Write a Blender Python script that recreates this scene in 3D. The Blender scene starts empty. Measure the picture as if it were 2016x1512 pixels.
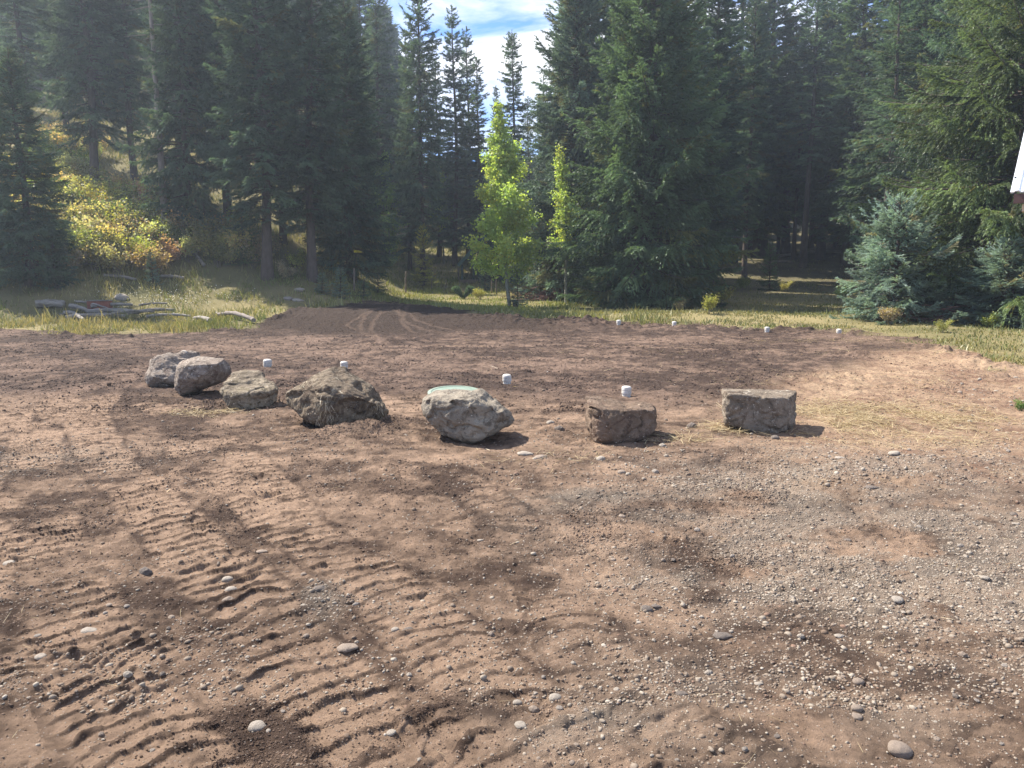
import bpy, bmesh, math, random
import numpy as np
from mathutils import Vector
R = math.radians
SC = bpy.context.scene
COL = SC.collection

# ------------------------------------------------------------------ camera, world, sun, exposure
F = 1500.0            # focal length in photograph pixels (2016 wide)
CAMH = 1.6
HOR = 530.0           # row of the horizon in the photograph
PITCH = math.atan((756 - HOR) / F)
cd = bpy.data.cameras.new('camera')
cd.sensor_width = 36.0
cd.lens = 36.0 * F / 2016.0 / 1.0
cd.clip_start = 0.05
cd.clip_end = 3000
cam = bpy.data.objects.new('camera', cd)
COL.objects.link(cam)
cam.location = (0, 0, CAMH)
cam.rotation_euler = (math.pi / 2 - PITCH, 0, 0)
SC.camera = cam

SUN_AZ = -60.0        # degrees from the view axis, negative = left
SUN_EL = 49.0
w = bpy.data.worlds.new('World'); SC.world = w; w.use_nodes = True
nt = w.node_tree; nt.nodes.clear()
sky = nt.nodes.new('ShaderNodeTexSky'); sky.sky_type = 'NISHITA'; sky.sun_disc = False
sky.sun_elevation = R(SUN_EL); sky.sun_rotation = R(SUN_AZ)
sky.altitude = 2400; sky.air_density = 1.0; sky.dust_density = 0.6; sky.ozone_density = 1.5
tc = nt.nodes.new('ShaderNodeTexCoord')
mp = nt.nodes.new('ShaderNodeMapping'); mp.inputs['Scale'].default_value = (1.0, 1.0, 2.6)
mp.inputs['Rotation'].default_value = (0.2, 0.35, 0.0)
mp.inputs['Location'].default_value = (7.7, 3.1, 1.9)
n1 = nt.nodes.new('ShaderNodeTexNoise'); n1.inputs['Scale'].default_value = 4.2
n1.inputs['Detail'].default_value = 9; n1.inputs['Roughness'].default_value = 0.62
n1.inputs['Distortion'].default_value = 0.5
rp = nt.nodes.new('ShaderNodeValToRGB')
rp.color_ramp.elements[0].position = 0.44; rp.color_ramp.elements[1].position = 0.62
mx = nt.nodes.new('ShaderNodeMixRGB'); mx.inputs[2].default_value = (4.9, 5.0, 5.2, 1)
sat = nt.nodes.new('ShaderNodeMixRGB'); sat.blend_type = 'MULTIPLY'; sat.inputs[0].default_value = 1
sat.inputs[2].default_value = (.38, .65, 1.0, 1)
bg = nt.nodes.new('ShaderNodeBackground'); bg.inputs['Strength'].default_value = 0.105
wo = nt.nodes.new('ShaderNodeOutputWorld')
L = nt.links
L.new(tc.outputs['Generated'], mp.inputs['Vector']); L.new(mp.outputs[0], n1.inputs['Vector'])
L.new(n1.outputs['Fac'], rp.inputs[0]); L.new(rp.outputs[0], mx.inputs[0])
L.new(sky.outputs[0], sat.inputs[1]); L.new(sat.outputs[0], mx.inputs[1])
L.new(mx.outputs[0], bg.inputs['Color']); L.new(bg.outputs[0], wo.inputs[0])

sl = bpy.data.lights.new('sun', 'SUN'); sl.energy = 5.0; sl.angle = R(0.53)
sl.color = (1.0, 0.93, 0.83)
so = bpy.data.objects.new('sun', sl); COL.objects.link(so)
sdir = Vector((math.sin(R(SUN_AZ)) * math.cos(R(SUN_EL)), math.cos(R(SUN_AZ)) * math.cos(R(SUN_EL)), math.sin(R(SUN_EL))))
so.rotation_euler = sdir.to_track_quat('Z', 'Y').to_euler()
so.location = (-20, 20, 40)
SC.view_settings.view_transform = 'Standard'
SC.view_settings.look = 'None'
SC.view_settings.exposure = 1.42
SC.view_settings.gamma = 1.0
SC.cycles.max_bounces = 6
SC.cycles.diffuse_bounces = 3
SC.cycles.transmission_bounces = 3
SC.cycles.transparent_max_bounces = 4

# ------------------------------------------------------------------ helpers: noise
def _h(ix, iy, s):
    n = (ix.astype(np.int64) * 374761393 + iy.astype(np.int64) * 668265263 + s * 974634777) & 0xffffffff
    n = ((n ^ (n >> 13)) * 1274126177) & 0xffffffff
    n = (n ^ (n >> 16)) & 0xffffffff
    return n.astype(np.float64) / 4294967295.0
def vn(x, y, s=0):
    """value noise 0..1"""
    x = np.asarray(x, float); y = np.asarray(y, float)
    ix = np.floor(x); iy = np.floor(y)
    fx = x - ix; fy = y - iy
    fx = fx * fx * (3 - 2 * fx); fy = fy * fy * (3 - 2 * fy)
    a = _h(ix, iy, s); b = _h(ix + 1, iy, s); c = _h(ix, iy + 1, s); d = _h(ix + 1, iy + 1, s)
    return (a * (1 - fx) + b * fx) * (1 - fy) + (c * (1 - fx) + d * fx) * fy
def fbm(x, y, s=0, o=4, g=0.5, l=2.03):
    t = 0; a = 1; n = 0
    for i in range(o):
        t = t + a * (vn(x, y, s + i * 17) - 0.5); n += a; a *= g
        x, y = (x * 0.8 - y * 0.6) * l + 3.1, (x * 0.6 + y * 0.8) * l + 7.7
    return t / n * 2
def vn3(p, s=0):
    ip = np.floor(p); f = p - ip; f = f * f * (3 - 2 * f)
    def h(dx, dy, dz):
        return _h(ip[:, 0] + dx + (ip[:, 2] + dz) * 57, ip[:, 1] + dy + (ip[:, 2] + dz) * 113, s)
    r = 0
    for dx in (0, 1):
        for dy in (0, 1):
            for dz in (0, 1):
                wgt = (f[:, 0] if dx else 1 - f[:, 0]) * (f[:, 1] if dy else 1 - f[:, 1]) * (f[:, 2] if dz else 1 - f[:, 2])
                r = r + wgt * h(dx, dy, dz)
    return r
def fbm3(p, s=0, o=4, g=0.5):
    t = 0; a = 1; n = 0
    for i in range(o):
        t = t + a * (vn3(p, s + i * 31) - 0.5); n += a; a *= g; p = p * 2.07 + 5.3
    return t / n * 2
def sstep(a, b, x):
    t = np.clip((x - a) / (b - a), 0, 1); return t * t * (3 - 2 * t)

# ------------------------------------------------------------------ terrain
def gz(x, y):
    x = np.asarray(x, float); y = np.asarray(y, float)
    c = np.where(y > 27, 0.0035 * (np.clip(y, 27, 70) - 27) ** 2 * 0.85, 0) + np.where(y > 70, (y - 70) * 0.16, 0)
    c = np.minimum(c, 30)
    c = c * (1 - 0.25 * sstep(4, 16, x))
    d = y - (21 + 0.42 * (np.clip(x, -45, 8) + 20))
    dd = np.clip(d, 0, 60)
    hill = 0.40 * (np.sqrt(dd * dd + 1.6 ** 2) - 1.6) * sstep(3.0, -8.5 , x + (y - 30) * 0.10) * sstep(-.12, -.30, x / np.maximum(y, 20))
    hill = 12 * np.tanh(hill / 12)
    mound = 0.35 * np.exp(-(((x + 4.6) / 4.5) ** 2 + ((y - 27) / 4.2) ** 2))
    bank = 0.18 * np.exp(-(((y - 24.5) / 2.0) ** 2)) * sstep(1.0, 5, x)
    roll = 0.10 * fbm(x / 6, y / 6, 5, 3) * sstep(8, 20, np.abs(y) + np.abs(x) * .4)
    roll += 0.035 * fbm(x / 1.7, y / 1.7, 9, 3)
    return c + hill + mound + bank + roll
def g1(x, y): return float(gz(np.array([x]), np.array([y]))[0])
def ray(u, v):
    """direction per metre of depth y"""
    a = (u - 1008) / F; b = (756 - v) / F
    cy = math.cos(PITCH); sy = math.sin(PITCH)
    # camera forward = (0, cos, -sin); up = (0, sin, cos)
    dy = cy + b * sy; dz = -sy + b * cy
    return a / dy, dz / dy
def at(u, v, y):
    rx, rz = ray(u, v); return (rx * y, y, CAMH + rz * y)
def hit(u, v):
    rx, rz = ray(u, v)
    ys = np.concatenate([np.arange(1, 30, .02), np.arange(30, 160, .1)])
    z = CAMH + rz * ys
    g = gz(rx * ys, ys)
    k = np.argmax(z < g)
    if not (z < g).any(): k = len(ys) - 1
    return (rx * ys[k], ys[k], float(g[k]))

# ------------------------------------------------------------------ helpers: objects, meshes
def tag(o, label=None, cat=None, group=None, kind=None):
    if label: o['label'] = label
    if cat: o['category'] = cat
    if group: o['group'] = group
    if kind: o['kind'] = kind
    return o
def empty(name, loc, label, cat, group=None, rz=0.0, sc=1.0):
    o = bpy.data.objects.new(name, None); COL.objects.link(o)
    o.location = loc; o.rotation_euler = (0, 0, rz)
    o.scale = (sc, sc, sc) if not hasattr(sc, '__len__') else sc
    o.empty_display_size = .1
    return tag(o, label, cat, group)
def np_mesh(name, V, Fc, mat, col=None, smooth=False):
    """V (n,3); Fc (m,k) ints (k = 3 or 4)"""
    V = np.ascontiguousarray(V, dtype=np.float32); Fc = np.ascontiguousarray(Fc, dtype=np.int32)
    m = bpy.data.meshes.new(name)
    k = Fc.shape[1]
    m.vertices.add(len(V)); m.vertices.foreach_set('co', V.ravel())
    m.loops.add(Fc.size); m.loops.foreach_set('vertex_index', Fc.ravel())
    m.polygons.add(len(Fc)); m.polygons.foreach_set('loop_start', np.arange(0, Fc.size, k, dtype=np.int32))
    if smooth: m.polygons.foreach_set('use_smooth', np.ones(len(Fc), dtype=bool))
    else: m.polygons.foreach_set('use_smooth', np.zeros(len(Fc), dtype=bool))
    if col is not None:
        col = np.asarray(col, dtype=np.float32)
        if col.shape[1] == 3: col = np.hstack([col, np.ones((len(col), 1), np.float32)])
        a = m.color_attributes.new('tint', 'FLOAT_COLOR', 'POINT'); a.data.foreach_set('color', col.ravel())
    m.update(calc_edges=True)
    if mat: m.materials.append(mat)
    return m
def link(name, mesh, parent=None, loc=None):
    o = bpy.data.objects.new(name, mesh); COL.objects.link(o)
    if parent: o.parent = parent
    if loc is not None: o.location = loc
    return o
class MB:
    """collects polygons with any corner count"""
    def __init__(s): s.v = []; s.f = []
    def add(s, v, f):
        b = len(s.v); s.v += [tuple(p) for p in v]; s.f += [tuple(i + b for i in q) for q in f]; return s
    def box(s, c, d, rz=0.0):
        x, y, z = d[0] / 2, d[1] / 2, d[2] / 2; ca, sa = math.cos(rz), math.sin(rz)
        v = []
        for k in (-z, z):
            for (i, j) in ((-x, -y), (x, -y), (x, y), (-x, y)):
                v.append((c[0] + i * ca - j * sa, c[1] + i * sa + j * ca, c[2] + k))
        return s.add(v, [(3, 2, 1, 0), (4, 5, 6, 7), (0, 1, 5, 4), (1, 2, 6, 5), (2, 3, 7, 6), (3, 0, 4, 7)])
    def lathe(s, prof, n=24, c=(0, 0, 0)):
        v = []; f = []
        for (r, z) in prof:
            for i in range(n):
                a = 2 * math.pi * i / n; v.append((c[0] + r * math.cos(a), c[1] + r * math.sin(a), c[2] + z))
        for k in range(len(prof) - 1):
            for i in range(n):
                j = (i + 1) % n; f.append((k * n + i, k * n + j, (k + 1) * n + j, (k + 1) * n + i))
        f.append(tuple(range(n - 1, -1, -1))); f.append(tuple((len(prof) - 1) * n + i for i in range(n)))
        return s.add(v, f)
    def mesh(s, name, mat, smooth=False):
        m = bpy.data.meshes.new(name); m.from_pydata(s.v, [], s.f); m.update()
        m.materials.append(mat)
        if smooth:
            m.polygons.foreach_set('use_smooth', [True] * len(m.polygons))
            m.set_sharp_from_angle(angle=R(40))
        return m
def tubes(P, Rd, sides=3, cap=False):
    """P (n,k,3) paths, Rd (n,k) radii -> verts, quads"""
    n, k, _ = P.shape
    T = np.gradient(P, axis=1); T /= np.linalg.norm(T, axis=2, keepdims=True) + 1e-9
    ref = np.where(np.abs(T[..., 2:3]) > .9, np.array([1., 0, 0]), np.array([0, 0, 1.]))
    U = np.cross(T, ref); U /= np.linalg.norm(U, axis=2, keepdims=True) + 1e-9
    W = np.cross(T, U)
    a = np.arange(sides) * 2 * np.pi / sides
    V = P[:, :, None, :] + Rd[:, :, None, None] * (np.cos(a)[None, None, :, None] * U[:, :, None, :] + np.sin(a)[None, None, :, None] * W[:, :, None, :])
    V = V.reshape(-1, 3)
    i = np.arange(n)[:, None, None] * k * sides + np.arange(k - 1)[None, :, None] * sides
    s0 = np.arange(sides)[None, None, :]; s1 = (s0 + 1) % sides
    Q = np.stack([i + s0, i + s1, i + sides + s1, i + sides + s0], -1).reshape(-1, 4)
    return V, Q
def merge(parts):
    Vs = []; Fs = []; b = 0
    for V, Q in parts:
        Vs.append(V); Fs.append(Q + b); b += len(V)
    return np.vstack(Vs), np.vstack(Fs)
def unit(v): return v / (np.linalg.norm(v, axis=-1, keepdims=True) + 1e-9)
def stamp(TV, TF, pos, X, Y, Z, sc):
    """copy a template at many places; X, Y, Z (n,3) axes, sc (n,) or (n,3)"""
    n = len(pos); sc = np.asarray(sc)
    if sc.ndim == 1: sc = sc[:, None] * np.ones(3)
    T = TV[None, :, :] * sc[:, None, :]
    V = pos[:, None, :] + T[..., 0:1] * X[:, None, :] + T[..., 1:2] * Y[:, None, :] + T[..., 2:3] * Z[:, None, :]
    Fc = TF[None] + (np.arange(n) * len(TV))[:, None, None]
    return V.reshape(-1, 3), Fc.reshape(-1, TF.shape[1])
def rand_axes(rng, n):
    X = unit(rng.normal(size=(n, 3))); Y = unit(np.cross(X, rng.normal(size=(n, 3)))); return X, Y, np.cross(X, Y)

# ------------------------------------------------------------------ materials
def mat(name):
    m = bpy.data.materials.new(name); m.use_nodes = True; m.node_tree.nodes.clear(); return m
def N(m, t, **k):
    n = m.node_tree.nodes.new(t)
    for a, b in k.items():
        if a.startswith('i_'):
            key = a[2:]
            key = int(key) if key.isdigit() else key.replace('_', ' ')
            n.inputs[key].default_value = b
        else: setattr(n, a, b)
    return n
def LK(m, a, b): m.node_tree.links.new(a, b)
def simple(name, color, rough=0.8, var=0.25, scale=8.0, bump=0.0, bscale=40.0, metal=0.0, spec=0.3, color2=None, stretch=None):
    m = mat(name)
    out = N(m, 'ShaderNodeOutputMaterial'); p = N(m, 'ShaderNodeBsdfPrincipled')
    p.inputs['Roughness'].default_value = rough; p.inputs['Metallic'].default_value = metal
    p.inputs['Specular IOR Level'].default_value = spec
    tcn = N(m, 'ShaderNodeTexCoord'); vec = tcn.outputs['Object']
    if stretch:
        mpn = N(m, 'ShaderNodeMapping'); mpn.inputs['Scale'].default_value = stretch; LK(m, vec, mpn.inputs[0]); vec = mpn.outputs[0]
    nz = N(m, 'ShaderNodeTexNoise', i_Scale=scale, i_Detail=6.0, i_Roughness=.65); LK(m, vec, nz.inputs['Vector'])
    r = N(m, 'ShaderNodeValToRGB'); r.color_ramp.elements[0].position = .3; r.color_ramp.elements[1].position = .7
    c = color; c2 = color2 or tuple(min(1, x * (1 + var)) for x in c)
    c1 = tuple(x * (1 - var) for x in c) if not color2 else c
    r.color_ramp.elements[0].color = (*c1, 1); r.color_ramp.elements[1].color = (*c2, 1)
    LK(m, nz.outputs['Fac'], r.inputs[0]); LK(m, r.outputs[0], p.inputs['Base Color'])
    if bump:
        b = N(m, 'ShaderNodeTexNoise', i_Scale=bscale, i_Detail=6.0, i_Roughness=.7); LK(m, vec, b.inputs['Vector'])
        bn = N(m, 'ShaderNodeBump', i_Strength=1.0, i_Distance=bump); LK(m, b.outputs['Fac'], bn.inputs['Height']); LK(m, bn.outputs[0], p.inputs['Normal'])
    LK(m, p.outputs[0], out.inputs[0])
    return m
def leafy(name, trans=0.35, rough=0.6, tcol=(1.0, 1.0, 0.6)):
    """diffuse + translucent, colour = mesh tint x object colour"""
    m = mat(name)
    out = N(m, 'ShaderNodeOutputMaterial')
    at_ = N(m, 'ShaderNodeAttribute', attribute_name='tint'); oi = N(m, 'ShaderNodeObjectInfo')
    mul = N(m, 'ShaderNodeMixRGB', blend_type='MULTIPLY'); mul.inputs[0].default_value = 1
    LK(m, at_.outputs['Color'], mul.inputs[1]); LK(m, oi.outputs['Color'], mul.inputs[2])
    d = N(m, 'ShaderNodeBsdfDiffuse'); t = N(m, 'ShaderNodeBsdfTranslucent'); g = N(m, 'ShaderNodeBsdfGlossy', i_Roughness=.45)
    g.inputs['Color'].default_value = (1, 1, 1, 1)
    tm = N(m, 'ShaderNodeMixRGB', blend_type='MULTIPLY'); tm.inputs[0].default_value = 1; tm.inputs[2].default_value = (*tcol, 1)
    LK(m, mul.outputs[0], d.inputs[0]); LK(m, mul.outputs[0], tm.inputs[1]); LK(m, tm.outputs[0], t.inputs[0])
    mx_ = N(m, 'ShaderNodeMixShader'); mx_.inputs[0].default_value = trans
    LK(m, d.outputs[0], mx_.inputs[1]); LK(m, t.outputs[0], mx_.inputs[2])
    m2 = N(m, 'ShaderNodeMixShader'); m2.inputs[0].default_value = .025
    LK(m, mx_.outputs[0], m2.inputs[1]); LK(m, g.outputs[0], m2.inputs[2]); LK(m, m2.outputs[0], out.inputs[0])
    return m
M_needle = leafy('needles', .4, tcol=(1.0, 1.0, .55))
M_leaf = leafy('leaves', .5, tcol=(1.15, 1.2, .5))
M_grass = leafy('grass_blades', .35, tcol=(1.1, 1.0, .6))
M_bark = simple('spruce_bark', (.050, .038, .032), .95, .5, 5, .03, 14, stretch=(1, 1, .35), color2=(.115, .09, .078))
M_dead = simple('dead_bark', (.20, .17, .15), .95, .4, 5, .01, 30, stretch=(1, 1, .3))
M_aspen = simple('aspen_bark', (.10, .10, .075), .9, .3, 5, .01, 20, stretch=(1, 1, 2.5), color2=(.30, .30, .23))
M_wood = simple('weathered_wood', (.09, .078, .065), .95, .45, 4, .012, 25, stretch=(.4, 3, 3), color2=(.34, .31, .27))
M_post = simple('post_wood', (.17, .14, .11), .95, .4, 6, .01, 30)
M_pvc = simple('white_plastic', (.40, .36, .31), .5, .10, 9, color2=(.62, .61, .58))
M_lid = simple('green_plastic', (.13, .19, .145), .7, .2, 7, .002, 60, color2=(.24, .29, .24))
M_red = simple('rusty_red', (.16, .055, .04), .9, .4, 9, .005, 40, color2=(.30, .12, .08))

def stone_mat(name, c1, c2, lich, lichen_amt=0.58, dirt=(.13, .085, .06), dirt_amt=.5, earth_h=.1):
    m = mat(name); out = N(m, 'ShaderNodeOutputMaterial'); p = N(m, 'ShaderNodeBsdfPrincipled')
    p.inputs['Roughness'].default_value = .9; p.inputs['Specular IOR Level'].default_value = .25
    tcn = N(m, 'ShaderNodeTexCoord'); V = tcn.outputs['Object']
    def noise(sc, det=8, ro=.65, dist=0.0):
        n = N(m, 'ShaderNodeTexNoise', i_Scale=sc, i_Detail=float(det), i_Roughness=ro, i_Distortion=dist); LK(m, V, n.inputs['Vector']); return n.outputs['Fac']
    def ramp(f, a, b, ca=(0, 0, 0), cb=(1, 1, 1)):
        r = N(m, 'ShaderNodeValToRGB'); e = r.color_ramp.elements
        e[0].position = a; e[1].position = b; e[0].color = (*ca, 1); e[1].color = (*cb, 1); LK(m, f, r.inputs[0]); return r.outputs[0]
    def mix(f, a, b):
        x = N(m, 'ShaderNodeMixRGB'); LK(m, f, x.inputs[0])
        for i, q in ((1, a), (2, b)):
            if isinstance(q, tuple): x.inputs[i].default_value = (*q, 1)
            else: LK(m, q, x.inputs[i])
        return x.outputs[0]
    base = ramp(noise(3.5), .35, .65, c1, c2)
    base = mix(ramp(noise(9, 10, .75, .6), .50, .60), base, tuple(x * .62 for x in c1))
    base = mix(ramp(noise(6, 10, .8, .8), dirt_amt, dirt_amt + .10), base, dirt)
    base = mix(ramp(noise(13, 10, .75), lichen_amt, lichen_amt + .06), base, lich)
    base = mix(ramp(noise(45, 4, .6), .66, .70), base, tuple(min(1, x * 1.5) for x in lich))
    LK(m, base, p.inputs['Base Color'])
    bsum = N(m, 'ShaderNodeMath', operation='ADD'); LK(m, noise(28, 10, .72), bsum.inputs[0]); 
    vor = N(m, 'ShaderNodeTexVoronoi', i_Scale=11.0); vor.feature = 'DISTANCE_TO_EDGE'; 
    wv = N(m, 'ShaderNodeMapping'); wv.inputs['Scale'].default_value = (1, 1, 1.6); LK(m, V, wv.inputs[0]); LK(m, wv.outputs[0], vor.inputs['Vector'])
    vm = N(m, 'ShaderNodeMath', operation='MINIMUM'); vm.inputs[1].default_value = .06; LK(m, vor.outputs['Distance'], vm.inputs[0])
    v2 = N(m, 'ShaderNodeMath', operation='MULTIPLY'); v2.inputs[1].default_value = 1.4; LK(m, vm.outputs[0], v2.inputs[0])
    LK(m, v2.outputs[0], bsum.inputs[1])
    b = N(m, 'ShaderNodeBump', i_Strength=1.0, i_Distance=.032); LK(m, bsum.outputs[0], b.inputs['Height']); LK(m, b.outputs[0], p.inputs['Normal'])
    LK(m, p.outputs[0], out.inputs[0]); return m

# ground: colour comes with the vertices (which soil lies where), grain from noise
M_ground = mat('soil')
def _ground():
    m = M_ground; out = N(m, 'ShaderNodeOutputMaterial'); p = N(m, 'ShaderNodeBsdfPrincipled')
    p.inputs['Roughness'].default_value = .97; p.inputs['Specular IOR Level'].default_value = .12
    a = N(m, 'ShaderNodeAttribute', attribute_name='tint'); g = N(m, 'ShaderNodeNewGeometry')
    def noise(sc, det, ro):
        n = N(m, 'ShaderNodeTexNoise', i_Scale=sc, i_Detail=float(det), i_Roughness=ro); LK(m, g.outputs['Position'], n.inputs['Vector']); return n.outputs['Fac']
    r = N(m, 'ShaderNodeMapRange'); r.inputs[1].default_value = .25; r.inputs[2].default_value = .75; r.inputs[3].default_value = .62; r.inputs[4].default_value = 1.4
    LK(m, noise(22, 8, .75), r.inputs[0])
    mu = N(m, 'ShaderNodeMixRGB', blend_type='MULTIPLY'); mu.inputs[0].default_value = 1; LK(m, a.outputs['Color'], mu.inputs[1]); LK(m, r.outputs[0], mu.inputs[2])
    # grit: small pale mineral flecks in the soil
    v = N(m, 'ShaderNodeTexVoronoi', i_Scale=55.0); LK(m, g.outputs['Position'], v.inputs['Vector'])
    lt = N(m, 'ShaderNodeMath', operation='LESS_THAN'); lt.inputs[1].default_value = .22; LK(m, v.outputs['Distance'], lt.inputs[0])
    sp = N(m, 'ShaderNodeSeparateColor'); LK(m, v.outputs['Color'], sp.inputs[0])
    gt = N(m, 'ShaderNodeMath', operation='GREATER_THAN'); gt.inputs[1].default_value = .72; LK(m, sp.outputs[0], gt.inputs[0])
    an = N(m, 'ShaderNodeMath', operation='MULTIPLY'); LK(m, lt.outputs[0], an.inputs[0]); LK(m, gt.outputs[0], an.inputs[1])
    an2 = N(m, 'ShaderNodeMath', operation='MULTIPLY'); an2.inputs[1].default_value = .6; LK(m, an.outputs[0], an2.inputs[0])
    mf = N(m, 'ShaderNodeMixRGB'); mf.inputs[2].default_value = (.30, .25, .21, 1); LK(m, an2.outputs[0], mf.inputs[0]); LK(m, mu.outputs[0], mf.inputs[1])
    LK(m, mf.outputs[0], p.inputs['Base Color'])
    b1 = N(m, 'ShaderNodeBump', i_Strength=1.0, i_Distance=.024); LK(m, noise(38, 10, .85), b1.inputs['Height'])
    LK(m, b1.outputs[0], p.inputs['Normal']); LK(m, p.outputs[0], out.inputs[0])
_ground()

# ------------------------------------------------------------------ the ground sheet
EDGE_PX = [(-700, 672), (-200, 655), (0, 650), (120, 655), (250, 655), (400, 650), (500, 642), (545, 622), (600, 607), (680, 600), (780, 596), (860, 603), (900, 612), (1000, 626),
           (1060, 633), (1150, 632), (1250, 637), (1400, 640), (1500, 645), (1620, 648), (1720, 655), (1800, 668), (1880, 690), (1960, 715), (2100, 735), (2700, 780)]
_e = np.array([(hit(u, v)[0] / hit(u, v)[1], hit(u, v)[1]) for u, v in EDGE_PX])
def edge_depth(s): return np.interp(s, _e[:, 0], _e[:, 1])
def pxy(u, v): h = hit(u, v); return (h[0], h[1])
# machine tracks: list of (pixel polyline, width, lug spacing, depth)
TRACKS = [
    ([(900, 1640), (700, 1430), (560, 1260), (430, 1130), (330, 1030), (250, 950), (190, 880), (170, 810), (240, 740)], .50, .17, 1.0),
    ([(1350, 1640), (1080, 1440), (900, 1290), (760, 1170), (640, 1080), (520, 1000), (420, 930), (350, 870)], .46, .17, .85),
    ([(400, 1640), (220, 1380), (130, 1200), (90, 1080), (60, 980), (60, 890), (90, 810), (180, 740), (420, 700)], .50, .16, 1.0),
    ([(60, 1500), (-60, 1280), (-80, 1130), (-70, 1000), (-30, 900), (20, 820)], .5, .18, 1.0),
    ([(1010, 1520), (760, 1400), (420, 1330), (120, 1290), (-200, 1280)], .42, .15, .7),
    ([(1500, 1540), (1250, 1400), (1130, 1250), (1060, 1120), (980, 1000), (880, 930)], .44, .19, .5),
    ([(560, 1000), (480, 900), (380, 840), (300, 800), (240, 770)], .42, .16, .8),
    ([(2000, 1500), (1700, 1330), (1480, 1200), (1330, 1090)], .4, .2, .4),
    ([(1900, 800), (1500, 740), (1200, 712), (850, 700), (600, 695)], .5, .16, .9),
    ([(1700, 705), (1400, 690), (1100, 680), (800, 682), (400, 690)], .5, .16, .9),
    ([(1350, 725), (1150, 722), (900, 730), (760, 742)], .5, .16, .7),
    ([(1000, 668), (860, 655), (800, 635), (780, 612), (790, 600)], .13, .3, .45), ([(1040, 660), (890, 650), (822, 632), (798, 612), (806, 600)], .13, .3, .45),
    ([(745, 676), (730, 650), (738, 625), (775, 604)], .12, .3, .45), ([(728, 668), (708, 645), (716, 622), (750, 605)], .12, .3, .45),
    ([(860, 672), (812, 655), (790, 632), (800, 610)], .12, .3, .45), ([(700, 650), (680, 640), (720, 615), (760, 606)], .1, .3, .45),
]
def smooth_path(P, n=90):
    P = np.array(P, float); t = np.r_[0, np.cumsum(np.linalg.norm(np.diff(P, axis=0), axis=1))]
    tt = np.linspace(0, t[-1], n); Q = np.stack([np.interp(tt, t, P[:, k]) for k in (0, 1)], 1)
    for _ in range(14): Q[1:-1] = (Q[:-2] + 2 * Q[1:-1] + Q[2:]) / 4
    return Q
TP = [(smooth_path([pxy(u, min(v, 1700)) for u, v in pts]), wd * (.85 if wd > .2 else 1), sp * (.74 if sp < .3 else 1), am) for pts, wd, sp, am in TRACKS]

# boulder footprints (filled in below, needed by the ground for the pressed soil heaps)
HEAPS = [(735, 852, .34, .09), (780, 835, .25, .07), (650, 862, .35, .05), (1000, 872, .5, .02), (560, 815, .4, .035), (1075, 845, .3, .03), (1640, 745, .8, .06), (1700, 700, .8, .06),
         (1690, 915, .8, .03), (1900, 910, .9, .035), (310, 1200, .2, .03), (1260, 690, 1., .05), (1450, 700, 1., .05), (1080, 640, 1.0, .12), (1165, 640, .8, .14), (1375, 650, .9, .10), (1000, 632, .9, .1),
         (505, 612, .8, .1), (600, 615, .8, .1), (740, 672, .5, .08)]
HXY = [(*pxy(u, v), r, h) for u, v, r, h in HEAPS]

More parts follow.
